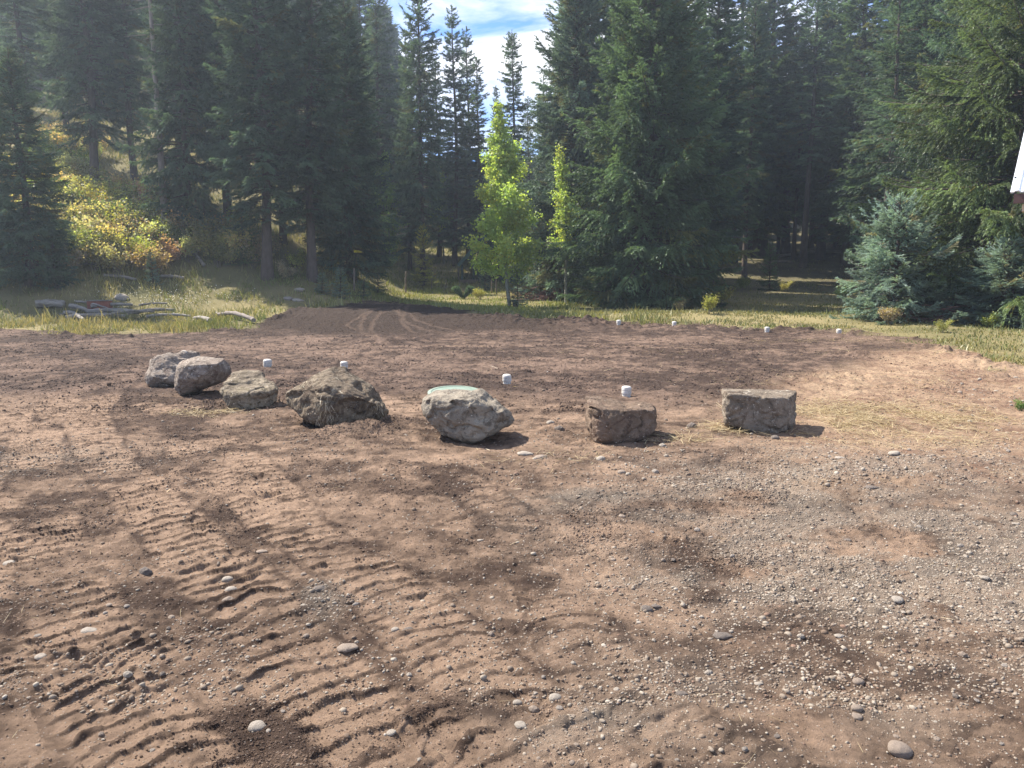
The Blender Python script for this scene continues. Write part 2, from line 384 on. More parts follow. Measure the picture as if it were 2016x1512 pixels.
def ground_detail(x, y):
    """fine relief (m) and masks"""
    s = x / np.maximum(y, .5)
    ed = edge_depth(s)
    dirt = sstep(.7, -.7, (y - ed) + 2.4 * fbm(x / 1.1, y / 1.1, 40, 5, .6))
    wx = x + .05 * fbm(x / .35, y / .35, 71, 2); wy = y + .06 * fbm(x / .4, y / .4, 72, 2)
    lug = np.zeros_like(x); press = np.zeros_like(x)
    for k, (Q, wd, sp, am) in enumerate(TP):
        bb = (x > Q[:, 0].min() - .5) & (x < Q[:, 0].max() + .5) & (y > Q[:, 1].min() - .5) & (y < Q[:, 1].max() + .5)
        ix = np.nonzero(bb)[0]
        if not len(ix): continue
        px, py = wx[ix], wy[ix]
        best = np.full(len(ix), 1e9); S = np.zeros(len(ix)); Tt = np.zeros(len(ix)); cum = 0
        for a, b in zip(Q[:-1], Q[1:]):
            d = b - a; l = np.hypot(*d)
            if l < 1e-6: continue
            d = d / l
            near = np.abs(py - (a[1] + b[1]) / 2) < l / 2 + .5 + abs(d[1]) * 0
            j = np.nonzero(near)[0]
            if len(j):
                rx, ry = px[j] - a[0], py[j] - a[1]
                al = np.clip(rx * d[0] + ry * d[1], 0, l); cr = -rx * d[1] + ry * d[0]
                dist = np.hypot(rx - al * d[0], ry - al * d[1])
                up = dist < best[j]; jj = j[up]
                best[jj] = dist[up]; S[jj] = cum + al[up]; Tt[jj] = cr[up]
            cum += l
        band = sstep(wd / 2 + .05, wd / 2 - .05, best)
        patch = sstep(-.25, .25, fbm(px / .8, py / .8, 200 + k, 3) + (.22 if am > .8 else 0))
        ph = S / sp + .9 * fbm(px / .45, py / .45, 300 + k, 3) + .16 * fbm(px / .08, py / .08, 320 + k, 2) + .25 * (Tt / wd) ** 2 * 4
        fr = ph - np.floor(ph)
        prof = np.where(fr < .28, np.sin(fr / .28 * math.pi) ** .8, -.25 * np.sin((fr - .28) / .72 * math.pi))
        prof = prof * (.15 + 1.15 * vn(np.floor(ph) * 3.7 + Tt * 7, np.floor(ph) * 1.3, 77))
        if sp >= .3: prof = -1.3 + 0 * prof; fr = fr * 0 + .5; patch = patch * 0 + 1
        edge_r = np.exp(-((best - wd / 2 - .03) / .035) ** 2) * .5
        lug[ix] += am * patch * (band * prof + edge_r * .8)
        press[ix] = np.maximum(press[ix], am * band * patch * np.where(fr < .28, .3, 1.))
    n_med = fbm(x / .42, y / .42, 11, 4, .55)
    n_fin = fbm(x / .085, y / .085, 21, 3, .6)
    clod = np.clip(fbm(x / .065, y / .065, 31, 2, .6) + .5 * fbm(x / .25, y / .25, 33, 2) - .15, 0, 1)
    loose = sstep(-.25, .4, fbm(x / 1.0, y / .8, 51, 4) + .5 * fbm(x / .22, y / .18, 56, 4, .65)) * (1 - .85 * np.clip(press, 0, 1))
    back = sstep(9, 11, y)
    loose = np.maximum(loose, back * .5 * dirt)
    fade = sstep(60, 20, y)
    brk = sstep(-.45, .3, fbm(x / .13, y / .10, 207, 3, .6) + .25); crest = np.clip(lug, 0, 1)
    h = .018 * lug * brk * (1 + .2 * sstep(5, 4, y)) + .008 * crest * fbm(x / .06, y / .06, 208, 3, .55) + .017 * n_med * (1 - .6 * press) + (.008 + .009 * loose) * n_fin + .0045 * sstep(7.5, 5.5, y) * fbm(x / .03, y / .034, 25, 2, .6) - .010 * np.clip(.22 - np.abs(fbm(x / .19, y / .15, 27, 3, .6)), 0, 1) / .22 + .020 * loose * clod
    rip = np.sin(y * 17 + 3 * fbm(x / 1.4, y / .9, 61, 3) * 3) * sstep(.05, .3, fbm(x / 1.2, y / .7, 62, 2)) * (x < 1.5) * (y < 9) * .005
    h = h + rip
    for hx, hy, r, hh in HXY:
        h = h + hh * np.exp(-(((x - hx) / r) ** 2 + ((y - hy) / (r * .7)) ** 2)) * (1 + .8 * fbm(x / .16, y / .16, 88, 3))
    h = h + sstep(7.5, 10, y) * .028 * np.abs(fbm(x / .20, y / .24, 35, 3, .6)) * dirt
    h = h + .09 * sstep(.05, .4, fbm(x / .8, y / .8, 611, 4, .6)) * np.exp(-((y - ed + .9) / 1.0) ** 2) * (1 + .9 * fbm(x / .2, y / .2, 612, 3, .6))
    h = h * (dirt * .9 + .1) * fade
    return h, dirt, loose, np.clip(press, 0, 1), s

def dirt_color(x, y, dirt, loose, press):
    tan = np.array([.280, .193, .134]); dark = np.array([.058, .038, .028]); red = np.array([.050, .034, .027])
    f = .50 + .30 * fbm(x / 1.6, y / 1.3, 101, 4) + .75 * (press - .35) * (press > .02) - (.22 - .12 * sstep(-.1, .2, x / np.maximum(y, .5))) * loose + .60 * fbm(x / .16, y / .13, 105, 4, .6) + .3 * fbm(x / .5, y / .35, 106, 3)
    f = sstep(.0, 1.0, f)
    c = dark[None] * (1 - f[:, None]) + tan[None] * f[:, None]
    back = sstep(8.2, 10.5, y + .8 * fbm(x / 1.5, y / 1.5, 108, 2)) * sstep(.62, .42, x / np.maximum(y, 1)) 
    fb = sstep(.0, .95, .36 + .5 * fbm(x / 1.6, y / 1.6, 111, 4) + .4 * press + .75 * fbm(x / .22, y / .22, 112, 4, .65))
    cb = red[None] * (1 - fb[:, None]) + np.array([.172, .118, .088])[None] * fb[:, None]
    c = c * (1 - back[:, None]) + cb * back[:, None]
    lumps = sstep(.05, .4, fbm(x / .8, y / .8, 611, 4, .6)) * np.exp(-((y - edge_depth(x / np.maximum(y, .5)) + .9) / 1.0) ** 2)
    c = c * (1 - .7 * lumps[:, None]) + np.array([.045, .030, .022])[None] * .7 * lumps[:, None]
    md = np.exp(-(((x + 2.8) / 7.0) ** 2 + ((y - 23.6) / 5.2) ** 2)); md = sstep(.30, .62, md + .15 * fbm(x, y, 120, 3))
    trackpale = np.clip(press * sstep(18.5, 19.5, y), 0, 1)
    cm = np.array([.038, .026, .020])[None] * (1 - trackpale[:, None]) + np.array([.12, .083, .062])[None] * trackpale[:, None]
    c = c * (1 - md[:, None]) + cm * md[:, None]
    # strawy, sandy ground on the right
    s = x / np.maximum(y, 1)
    st = sstep(.30, .42, s + .05 * fbm(x / 1.2, y / 1.2, 130, 4) - np.clip((y - 10.5) * .035, 0, .3)) * sstep(4.8, 6.2, y)
    fs = np.clip(.45 + .6 * fbm(x / .7, y / .9, 131, 4) + .6 * fbm(x / .15, y / .15, 132, 3, .6), 0, 1)
    cs = np.array([.17, .105, .072])[None] * (1 - fs[:, None]) + np.array([.33, .235, .155])[None] * fs[:, None]
    c = c * (1 - st[:, None]) + cs * st[:, None]
    # grey gravel ground, lower right
    gr = gravel_mask(x, y)
    c = c * (1 - .5 * gr[:, None]) + np.array([.24, .205, .165])[None] * .5 * gr[:, None]
    # turf and forest litter
    t = np.clip(.5 + .7 * fbm(x / 2.2, y / 2.2, 141, 4), 0, 1)
    cg = np.array([.085, .085, .038])[None] * (1 - t[:, None]) + np.array([.25, .205, .10])[None] * t[:, None]
    far = sstep(34, 44, y + 2 * fbm(x / 3, y / 3, 150, 2)) * sstep(8, 14, x + 3 * fbm(x / 5, y / 5, 151, 2))
    t2 = np.clip(.4 + .6 * fbm(x / 1.5, y / 3, 161, 3), 0, 1)
    cf = np.array([.058, .050, .030])[None] * (1 - t2[:, None]) + np.array([.15, .135, .07])[None] * t2[:, None]
    cg = cg * (1 - far[:, None]) + cf * far[:, None]
    c = cg * (1 - dirt[:, None]) + c * dirt[:, None]
    return c
GBLOBS = [(*pxy(u, v), r_, w_) for u, v, r_, w_ in ((1470, 1050, .55, .8), (1640, 1100, .6, 1.), (1840, 1150, .6, 1.1), (1990, 1210, .55, 1.1), (1950, 1050, .7, 1.), (2100, 1120, .8, 1.), (1800, 1030, .6, .7), (1330, 1140, .5, .6),
          (1200, 1000, .7, .5), (1100, 980, .5, .4), (1700, 960, 1.2, .4), (1480, 960, .9, .5), (1350, 1300, .35, .5), (1650, 1420, .4, .5), (1060, 1370, .22, .7), (1240, 1420, .3, .4), (720, 1190, .3, .6), (100, 900, .7, .5), (1850, 920, 1.2, .5), (640, 1170, .15, .5))]
def gravel_mask(x, y):
    """patches of pebbles, thickest in a band crossing the lower right"""
    g = 0
    xw = x + .35 * fbm(x / .6, y / .6, 172, 3); yw = y + .35 * fbm(x / .6, y / .6, 173, 3)
    for bx, by, r_, w_ in GBLOBS: g = g + w_ * np.exp(-(((xw - bx) / r_) ** 2 + ((yw - by) / (r_ * .75)) ** 2))
    return np.clip(g * (.75 + 1.5 * fbm(x / .34, y / .28, 171, 4, .6)), 0, 1)

def build_ground():
    ys = [-300, -60, -12, -3, 0, .8, 1.2, 1.5]
    y = 1.7
    while y < 24:
        ys.append(y); y += min(max(y * y * .00062, .006), .022)
    while y < 60: ys.append(y); y *= 1.006
    while y < 900: ys.append(y); y *= 1.06
    ys = np.array(ys); nr = len(ys)
    core = np.linspace(-.74, .74, 1150)
    wdt = np.maximum(ys, 1.7)
    extra = np.concatenate([np.arange(.02, 3.2, .024), np.geomspace(3.3, 30, 26), np.array([45, 80, 200, 700.])])
    X = np.concatenate([(-(.74 * wdt)[:, None] - extra[None, ::-1]), core[None] * wdt[:, None], (.74 * wdt)[:, None] + extra[None]], 1)
    nc = X.shape[1]
    Y = np.repeat(ys[:, None], nc, 1)
    x = X.ravel(); y = Y.ravel()
    h, dirt, loose, press, s = ground_detail(x, y)
    z = gz(x, y) + h
    c = dirt_color(x, y, dirt, loose, press)
    i = (np.arange(nr - 1)[:, None] * nc + np.arange(nc - 1)[None]).ravel()
    Q = np.stack([i, i + 1, i + nc + 1, i + nc], 1)
    m = np_mesh('ground', np.stack([x, y, z], 1), Q, M_ground, c, smooth=True)
    print('ground verts', len(x), nr, nc)
    return tag(link('ground', m), kind='structure')
build_ground()
def gfine(x, y):
    x = np.atleast_1d(np.asarray(x, float)); y = np.atleast_1d(np.asarray(y, float))
    return gz(x, y) + ground_detail(x, y)[0]

# ------------------------------------------------------------------ loose stones, gravel, clods
def ico(sub):
    bm = bmesh.new(); bmesh.ops.create_icosphere(bm, subdivisions=sub, radius=1)
    V = np.array([v.co[:] for v in bm.verts]); Fc = np.array([[v.index for v in f.verts] for f in bm.faces]); bm.free(); return V, Fc
def pebbles(rng, n, sub, x, y, size, flat=(.35, .8), angular=.25):
    V, Fc = ico(sub)
    ang = rng.uniform(0, 2 * np.pi, n); X = np.stack([np.cos(ang), np.sin(ang), rng.normal(0, .12, n)], 1); X = unit(X)
    Z = unit(np.stack([rng.normal(0, .18, n), rng.normal(0, .18, n), np.ones(n)], 1)); Y = unit(np.cross(Z, X)); Z = np.cross(X, Y)
    sc = np.stack([size, size * rng.uniform(.55, .95, n), size * rng.uniform(*flat, n)], 1)
    z = gfine(x, y) + sc[:, 2] * rng.uniform(-.35, .35, n)
    VV, FF = stamp(V, Fc, np.stack([x, y, z], 1), X, Y, Z, sc)
    k = len(V); c = np.repeat(np.stack([x, y, z], 1), k, 0)
    off = VV - c
    nz = fbm3(c * 3.3 + off / np.repeat(size, k)[:, None] * 1.1 + 40, 7, 2)
    VV = c + off * (1 + angular * 1.6 * nz[:, None])
    return VV, FF
def area_points(rng, n, y0, y1, smin, smax, p=2.0):
    """random ground points, denser near the camera (so they cover the picture evenly)"""
    t = rng.uniform(0, 1, n); y = 1 / (1 / y0 + (1 / y1 - 1 / y0) * t) if p == 2 else y0 * (y1 / y0) ** t
    s = rng.uniform(smin, smax, n); return s * y, y
def scatter_gravel():
    rng = np.random.default_rng(5); parts = []; cols = []
    for (n, y0, y1, sub, sz) in ((2200, 1.8, 3.6, 2, (.004, .009)), (30000, 1.8, 4.4, 1, (.0016, .005)), (40000, 2.6, 7.5, 1, (.003, .0095)), (26000, 5.5, 22, 1, (.005, .013))):
        x, y = area_points(rng, n * 6, y0, y1, -.80, 1.05, p=2 if y1 > 5 else 1)
        g = gravel_mask(x, y)
        h, dirt, loose, press, s = ground_detail(x, y)
        side = sstep(-.5, .5, x / y)
        back = sstep(8.5, 10, y)
        pr = .025 + .42 * g * (.6 + .4 * sstep(3.2, 4.2, y)) + .05 * side * (1 - back) + .07 * sstep(.1, .5, fbm(x / .4, y / .4, 181, 3)) * (1 - back * .3) + .4 * sstep(.5, .62, x / y) * back
        keep = (rng.uniform(0, 1, len(x)) < pr * .8) & (dirt > .6)
        x, y = x[keep][:n], y[keep][:n]
        size = rng.uniform(sz[0], sz[1], len(x)) ** 1.0 * np.where(rng.uniform(size=len(x)) < .06, 1.9, 1)
        V, Fc = pebbles(rng, len(x), sub, x, y, size)
        k = len(V) // len(x)
        b = rng.uniform(0, 1, (len(x), 1))
        gm = gravel_mask(x, y)[:, None]; b = np.clip(b ** (1.9 - 1.1 * gm), 0, 1); c = np.array([.14, .10, .072]) * (1 - b) + np.array([.30, .262, .212]) * b
        w_ = rng.uniform(size=(len(x), 1)); c = np.where(w_ < .05, np.array([.17, .11, .08]), c); c = np.where(w_ > .975, np.array([.34, .30, .25]), c)
        parts.append((V, Fc)); cols.append(np.repeat(c, k, 0))
        print('gravel', len(x))
    V, Fc = merge(parts)
    o = link('gravel', np_mesh('gravel', V, Fc, M_gravel, np.vstack(cols), True)); tag(o, kind='stuff')
def vcol_mat(name, bump=.002, sc=90.0, rough=.9):
    m = mat(name); out = N(m, 'ShaderNodeOutputMaterial'); p = N(m, 'ShaderNodeBsdfPrincipled'); p.inputs['Roughness'].default_value = rough
    p.inputs['Specular IOR Level'].default_value = .2
    a = N(m, 'ShaderNodeAttribute', attribute_name='tint'); tcn = N(m, 'ShaderNodeTexCoord')
    nz = N(m, 'ShaderNodeTexNoise', i_Scale=sc, i_Detail=5.0, i_Roughness=.7); LK(m, tcn.outputs['Object'], nz.inputs['Vector'])
    r = N(m, 'ShaderNodeMapRange'); r.inputs[1].default_value = .3; r.inputs[2].default_value = .7; r.inputs[3].default_value = .7; r.inputs[4].default_value = 1.3; LK(m, nz.outputs['Fac'], r.inputs[0])
    mu = N(m, 'ShaderNodeMixRGB', blend_type='MULTIPLY'); mu.inputs[0].default_value = 1; LK(m, a.outputs['Color'], mu.inputs[1]); LK(m, r.outputs[0], mu.inputs[2])
    LK(m, mu.outputs[0], p.inputs['Base Color'])
    b = N(m, 'ShaderNodeBump', i_Strength=1.0, i_Distance=bump); LK(m, nz.outputs['Fac'], b.inputs['Height']); LK(m, b.outputs[0], p.inputs['Normal'])
    LK(m, p.outputs[0], out.inputs[0]); return m
M_gravel = vcol_mat('gravel_stone'); M_clod = vcol_mat('soil_clod', .004, 120.)
scatter_gravel()
def scatter_clods():
    rng = np.random.default_rng(8); parts = []; cols = []
    for (n, y0, y1, sz) in ((42000, 1.8, 4.5, (.0018, .007)), (60000, 4.0, 9.5, (.0025, .011)), (60000, 8.5, 27, (.005, .022))):
        x, y = area_points(rng, n * 3, y0, y1, -.76, .78, p=1)
        h, dirt, loose, press, s = ground_detail(x, y)
        clump = sstep(.05, .45, fbm(x / .45, y / .45, 191, 3))
        far = sstep(.45, .3, x / y)
        keep = (rng.uniform(size=len(x)) < (.06 + 1.1 * loose * clump + .2 * loose) * (.25 + .75 * far)) & (dirt > .5)
        x, y = x[keep][:n], y[keep][:n]
        if y1 == 9.5:   # crumbled heaps pushed up beside the boulders
            for hx, hy, r_, hh in HXY:
                if hh >= .05 and hy < 16: x = np.r_[x, hx + rng.normal(0, r_ * .5, 900)]; y = np.r_[y, hy + rng.normal(0, r_ * .35, 900)]
        size = sz[0] + (sz[1] - sz[0]) * rng.uniform(size=len(x)) ** 2.2
        V, Fc = pebbles(rng, len(x), 1, x, y, size, (.6, 1.), .5)
        d0 = np.ones(len(x)); c = dirt_color(x, y, d0, d0 * .25, d0 * .35) * rng.uniform(.7, 1.15, (len(x), 1))
        parts.append((V, Fc)); cols.append(np.repeat(c, len(V) // len(x), 0)); print('clods', len(x))
    V, Fc = merge(parts)
    tag(link('soil_clods', np_mesh('soil_clods', V, Fc, M_clod, np.vstack(cols), False)), kind='stuff')
scatter_clods()

# ------------------------------------------------------------------ straw
def strips(rng, pos, length, width, tilt=.25, bend=.3, up=None):
    """thin bent ribbons: 2 quads each"""
    n = len(pos); a = rng.uniform(0, 2 * np.pi, n)
    d = np.stack([np.cos(a), np.sin(a), rng.normal(0, tilt, n)], 1) if up is None else up
    d = unit(d); side = unit(np.cross(d, np.stack([rng.normal(0, .3, n), rng.normal(0, .3, n), np.ones(n)], 1)))
    b = rng.normal(0, bend, (n, 1)) * side * length[:, None] + np.stack([np.zeros(n)] * 2 + [np.abs(rng.normal(0, tilt * .5, n)) * length], 1)
    p0 = pos; p1 = pos + d * length[:, None] * .5 + b * .4; p2 = pos + d * length[:, None] + b
    w = side * width[:, None]
    V = np.stack([p0 - w, p0 + w, p1 - w, p1 + w, p2 - w * .4, p2 + w * .4], 1).reshape(-1, 3)
    i = np.arange(n)[:, None] * 6
    Q = np.concatenate([i + np.array([0, 1, 3, 2]), i + np.array([2, 3, 5, 4])], 0)
    return V, Q
def scatter_straw():
    rng = np.random.default_rng(12); P = []; Ln = []
    blobs = [(1690, 815, 1.1, .75, 3400), (1600, 840, .6, .4, 900), (1440, 845, .35, .25, 420), (1800, 830, 1.3, .8, 1600), (1950, 830, 1.2, 1.0, 900), (415, 815, .45, .2, 500), (1330, 865, .4, .2, 250),
             (1750, 760, 2.2, 1.4, 1100), (1900, 700, 2.5, 1.2, 900), (1800, 870, 1.0, .4, 600), (1100, 900, .8, .3, 150), (1700, 670, 3, .8, 700), (1250, 700, 4, 3, 500)]
    for u, v, rx, ry, n in blobs:
        cx, cy, _ = hit(u, v)
        x = cx + rng.normal(0, rx * .55, n); y = cy + rng.normal(0, ry * .55, n); P.append(np.stack([x, y], 1)); Ln.append(rng.uniform(.05, .2, n))
    x, y = area_points(rng, 2600, 1.9, 22, -.72, .74, p=1)
    k = rng.uniform(size=len(x)) < (.12 + .7 * sstep(0, .5, x / y) * sstep(2.5, 6, y)); P.append(np.stack([x[k], y[k]], 1)); Ln.append(rng.uniform(.02, .09, k.sum()))
    P = np.vstack(P); Ln = np.concatenate(Ln)
    ok = (P[:, 1] > 1.8); P = P[ok]; Ln = Ln[ok]
    k = fbm(P[:, 0] / .35, P[:, 1] / .5, 501, 3) + .25 * rng.uniform(-1, 1, len(P)) > -.08; P = P[k]; Ln = Ln[k]
    z = gfine(P[:, 0], P[:, 1]) + rng.uniform(.004, .03, len(P))
    V, Q = strips(rng, np.column_stack([P, z]), Ln, np.where(P[:, 1] < 5, .0008, .0022), .12, .18)
    b = rng.uniform(0, 1, (len(P), 1)); c = np.array([.24, .18, .10]) * (1 - b) + np.array([.55, .46, .29]) * b
    tag(link('straw', np_mesh('straw', V, Q, M_grass, np.repeat(c, 6, 0))), kind='stuff')
scatter_straw()

# ------------------------------------------------------------------ boulders
def hull_object(groups, voxel):
    bm = bmesh.new()
    for pts in groups:
        vs = [bm.verts.new(p) for p in pts]
        r = bmesh.ops.convex_hull(bm, input=vs)
        junk = [g for g in set(r['geom_interior']) | set(r['geom_unused']) if isinstance(g, bmesh.types.BMVert)]
        bmesh.ops.delete(bm, geom=list(set(junk)), context='VERTS')
    m = bpy.data.meshes.new('tmp'); bm.to_mesh(m); bm.free()
    o = bpy.data.objects.new('tmp', m); COL.objects.link(o)
    md = o.modifiers.new('r', 'REMESH'); md.mode = 'VOXEL'; md.voxel_size = voxel
    sm = o.modifiers.new('s', 'SMOOTH'); sm.factor = .5; sm.iterations = 1
    dg = bpy.context.evaluated_depsgraph_get(); e = o.evaluated_get(dg); me = bpy.data.meshes.new_from_object(e)
    n = len(me.vertices); V = np.empty(n * 3); me.vertices.foreach_get('co', V); V = V.reshape(-1, 3)
    Nn = np.empty(n * 3); me.vertices.foreach_get('normal', Nn); Nn = Nn.reshape(-1, 3)
    bpy.data.objects.remove(o); bpy.data.meshes.remove(m)
    return me, V, Nn
def boulder(name, D, front, back, label, mt, seed, voxel=.011, rough=.045, strata=0.0, extra=None, round_it=0, cracks=1.0, cut=(.90, .99)):
    """front: (u, v, dy) outline and inner points as seen; back the same for the far side; D depth of its centre"""
    groups = [[at(u, v, D + dy) for u, v, dy in front + back]]
    for g in (extra or []): groups.append([at(u, v, D + dy) for u, v, dy in g])
    me, V, Nn = hull_object(groups, voxel)
    c = V.mean(0)
    if round_it == 1:
        rr = np.linalg.norm(V - c, axis=1, keepdims=True); V = V + (c + (V - c) / rr * rr.mean() - V) * round_it * .3
    prng = np.random.default_rng(seed * 7)
    if not round_it:
        for _ in range(22):
            pn = unit(prng.normal(size=3) * np.array([1, 1, .8])); pr_ = (V - c) @ pn; mxp = np.quantile(pr_, .995); dl = mxp * prng.uniform(*cut)
            ov = np.clip(pr_ - dl, 0, None); V = V - pn[None] * (ov * .9)[:, None]
    f = fbm3(V * 3.2 + seed, seed, 4, .55)
    # flat chipped facets: quantised noise
    q = fbm3(V * 4.5 + seed * 2, seed + 3, 2)
    q = np.round(q * 3.0) / 3.0 * .5 + q * .5
    rid = 1 - np.abs(fbm3(V * np.array([2.2, 2.2, 4.4]) + seed * 3, seed + 5, 3)) * 7; rid = np.clip(rid, 0, 1) ** 1.5
    V = V + Nn * (rough * .55 * f + rough * .8 * q - cracks * .026 * rid)[:, None]
    V = V + Nn * (.010 * fbm3(V * 22, seed + 8, 3, .6))[:, None]
    if strata:
        V = V + Nn * (strata * (vn(V[:, 2] * 26 + 2 * fbm3(V * 3, 3, 2), V[:, 2] * 0, seed) - .5))[:, None]
    base = V[:, 2].min(); loc = (c[0], c[1], base)
    me.vertices.foreach_set('co', np.ascontiguousarray(V - np.array(loc), dtype=np.float32).ravel())
    me.materials.clear(); me.materials.append(mt); me.polygons.foreach_set('use_smooth', [True] * len(me.polygons)); me.update()
    me.name = name
    o = link(name, me); o.location = loc
    print(label[:30], 'base', base, 'ground', g1(c[0], c[1]))
    lift = g1(loc[0], loc[1]) - base - .03
    o.location = (loc[0], loc[1], base + lift - .015)
    return tag(o, label, 'boulder', 'boulders set in a row across the dirt')
S_grey = stone_mat('grey_boulder', (.21, .178, .138), (.345, .30, .235), (.50, .455, .38), .60, (.17, .12, .085), .58)
S_dirty = stone_mat('soiled_boulder', (.12, .09, .062), (.25, .20, .14), (.50, .45, .34), .60, (.10, .07, .048), .50)
S_block = stone_mat('block_boulder', (.17, .135, .10), (.29, .24, .185), (.45, .41, .34), .58, (.12, .085, .06), .54)
S_brown = stone_mat('brown_boulder', (.14, .098, .068), (.25, .18, .13), (.42, .36, .29), .64, (.11, .07, .05), .52)
S_pale = stone_mat('pale_boulder', (.19, .15, .12), (.38, .32, .26), (.50, .455, .40), .58, (.13, .085, .065), .53)
S_moss = stone_mat('mossy_boulder', (.13, .10, .07), (.33, .275, .20), (.44, .40, .33), .62, (.13, .105, .06), .52)

boulder('boulder', 10.5, [(283, 755, -.05), (288, 733, -.1), (297, 712, 0), (312, 704, .0), (325, 706, 0), (345, 762, -.25), (300, 765, -.2), (360, 762, -.2), (340, 699, .15), (300, 745, -.25)],
        [(362, 696, .3), (380, 694, .4), (399, 696, .45), (400, 704, .5), (392, 735, .4), (300, 712, .35), (290, 750, .35), (390, 760, .4)],
        'low jagged grey boulder, farthest left, tucked behind a rounded one', S_pale, 3, cracks=1.3)
boulder('boulder', 9.7, [(342, 745, 0), (345, 724, 0), (357, 712, 0), (380, 707, 0), (350, 725, -.2), (385, 720, -.28), (430, 718, -.2), (355, 770, -.15), (357, 783, -.05), (343, 768, 0), (390, 765, -.15), (425, 755, -.1), (352, 750, -.25), (395, 745, -.32), (435, 735, -.15)],
        [(420, 705, .1), (442, 708, .15), (452, 720, .2), (457, 735, .2), (445, 750, .2), (360, 712, .3), (350, 750, .35), (370, 780, .2), (425, 763, .3), (430, 712, .4)],
        'smooth rounded pale boulder with reddish soil on its underside, second from the left', S_pale, 9, round_it=2, rough=.03, cracks=.3)
boulder('boulder', 8.85, [(430, 763, -.15), (433, 768, -.2), (452, 775, -.28), (500, 772, -.3), (545, 768, -.1), (438, 800, -.2), (450, 809, -.25), (500, 806, -.3), (535, 801, -.15), (549, 792, 0)],
        [(455, 748, .1), (460, 734, .35), (482, 727, .4), (506, 727, .4), (520, 734, .4), (536, 747, .3), (546, 762, .2), (548, 790, .3), (440, 790, .3), (500, 790, .4)],
        'flat-topped boulder with a pale ledge and mossy dark front, third from the left', S_moss, 14, strata=.02, cracks=1.2, cut=(.94, 1.0))
big_boulder = boulder('boulder', 7.8, [(552, 776, .1), (570, 765, -.05), (605, 748, -.05), (625, 733, 0), (650, 723, .1), (640, 760, -.35), (690, 775, -.38), (720, 782, -.28), (700, 835, -.25), (655, 849, -.3), (620, 836, -.25), (590, 822, -.15), (568, 800, 0), (555, 785, .05), (640, 800, -.42), (752, 800, -.1)],
        [(676, 723, .25), (700, 738, .3), (730, 760, .3), (764, 786, .25), (778, 812, .2), (768, 828, .1), (720, 836, -.05), (600, 760, .35), (600, 815, .3), (700, 740, .45), (740, 810, .4), (660, 830, .3)],
        'largest boulder, pointed and wedge-shaped, hung with pale roots and soil', S_dirty, 21, rough=.035, cracks=1.1, cut=(.955, 1.0))
boulder('boulder', 7.15, [(820, 797, 0), (835, 789, 0), (860, 783, .1), (823, 826, -.05), (840, 842, -.1), (858, 864, -.12), (870, 876, -.12), (930, 884, -.25), (955, 879, -.2), (980, 862, -.1), (1004, 844, 0), (1017, 830, .08), (930, 800, -.32), (870, 800, -.25), (990, 822, -.2), (930, 840, -.34), (960, 870, -.28)],
        [(900, 779, .15), (945, 779, .15), (965, 786, .15), (985, 800, .15), (1008, 818, .15), (850, 800, .4), (860, 850, .35), (940, 870, .35), (990, 840, .35), (930, 785, .45)],
        'broad angular grey boulder in front of the green lid', S_grey, 33, rough=.05, cracks=1.2, cut=(.93, .995))
boulder('boulder', 7.1, [(1152, 800, -.12), (1175, 812, -.24), (1160, 862, -.12), (1176, 889, -.22), (1210, 892, -.25), (1245, 884, -.2), (1283, 869, -.05), (1293, 858, .02), (1291, 818, .0), (1240, 815, -.18), (1200, 835, -.28)],
        [(1149, 785, .2), (1165, 786, .3), (1203, 792, .35), (1245, 799, .35), (1280, 803, .3), (1290, 812, .2), (1152, 830, .25), (1165, 860, .25), (1240, 860, .4), (1288, 850, .3)],
        'blocky brown boulder with a sloping pale top, between grey boulder and square block', S_brown, 45, rough=.025, cut=(.95, 1.0))
boulder('boulder', 7.6, [(1420, 768, -.1), (1440, 773, -.18), (1480, 779, -.2), (1530, 783, -.2), (1560, 780, -.12), (1424, 820, -.15), (1430, 838, -.15), (1480, 850, -.22), (1530, 855, -.22), (1550, 852, -.18), (1567, 843, .1), (1562, 800, -.05)],
        [(1419, 760, .25), (1480, 765, .35), (1530, 768, .35), (1568, 769, .3), (1569, 840, .3), (1425, 830, .25), (1480, 830, .4)],
        'square-cut block-like boulder at the right end of the row', S_block, 57, rough=.022, cracks=.8, cut=(.965, 1.0))

def hanging_roots(o):
    rng = np.random.default_rng(4); me = o.data; n = len(me.vertices); V = np.empty(n * 3); me.vertices.foreach_get('co', V); V = V.reshape(-1, 3)
    Nn = np.empty(n * 3); me.vertices.foreach_get('normal', Nn); Nn = Nn.reshape(-1, 3)
    k = np.nonzero((Nn[:, 1] < -.35) & (V[:, 2] > .12) & (V[:, 2] < .5) & (fbm3(V * 4, 5, 2) > -.05))[0]; k = rng.choice(k, 150)
    d = np.stack([rng.normal(0, .35, 150), np.full(150, -.15), np.full(150, -1.)], 1); nn = Nn[k]; d = d - nn * (d * nn).sum(1, keepdims=True) * .8
    L_ = rng.uniform(.02, .085, 150); p = V[k] + nn * .006; W_ = unit(np.cross(d, nn)) * rng.uniform(.0012, .0032, (150, 1)); q = p + unit(d) * L_[:, None] + nn * .008
    VV = np.stack([p - W_, p + W_, q + W_ * .4, q - W_ * .4], 1).reshape(-1, 3); c = rng.uniform(.6, 1.1, (150, 1)) * np.array([.50, .44, .33])
    tag(link('roots', np_mesh('roots', VV, np.arange(600).reshape(-1, 4), M_grass, np.repeat(c, 4, 0)), o), kind='stuff')
hanging_roots(big_boulder)

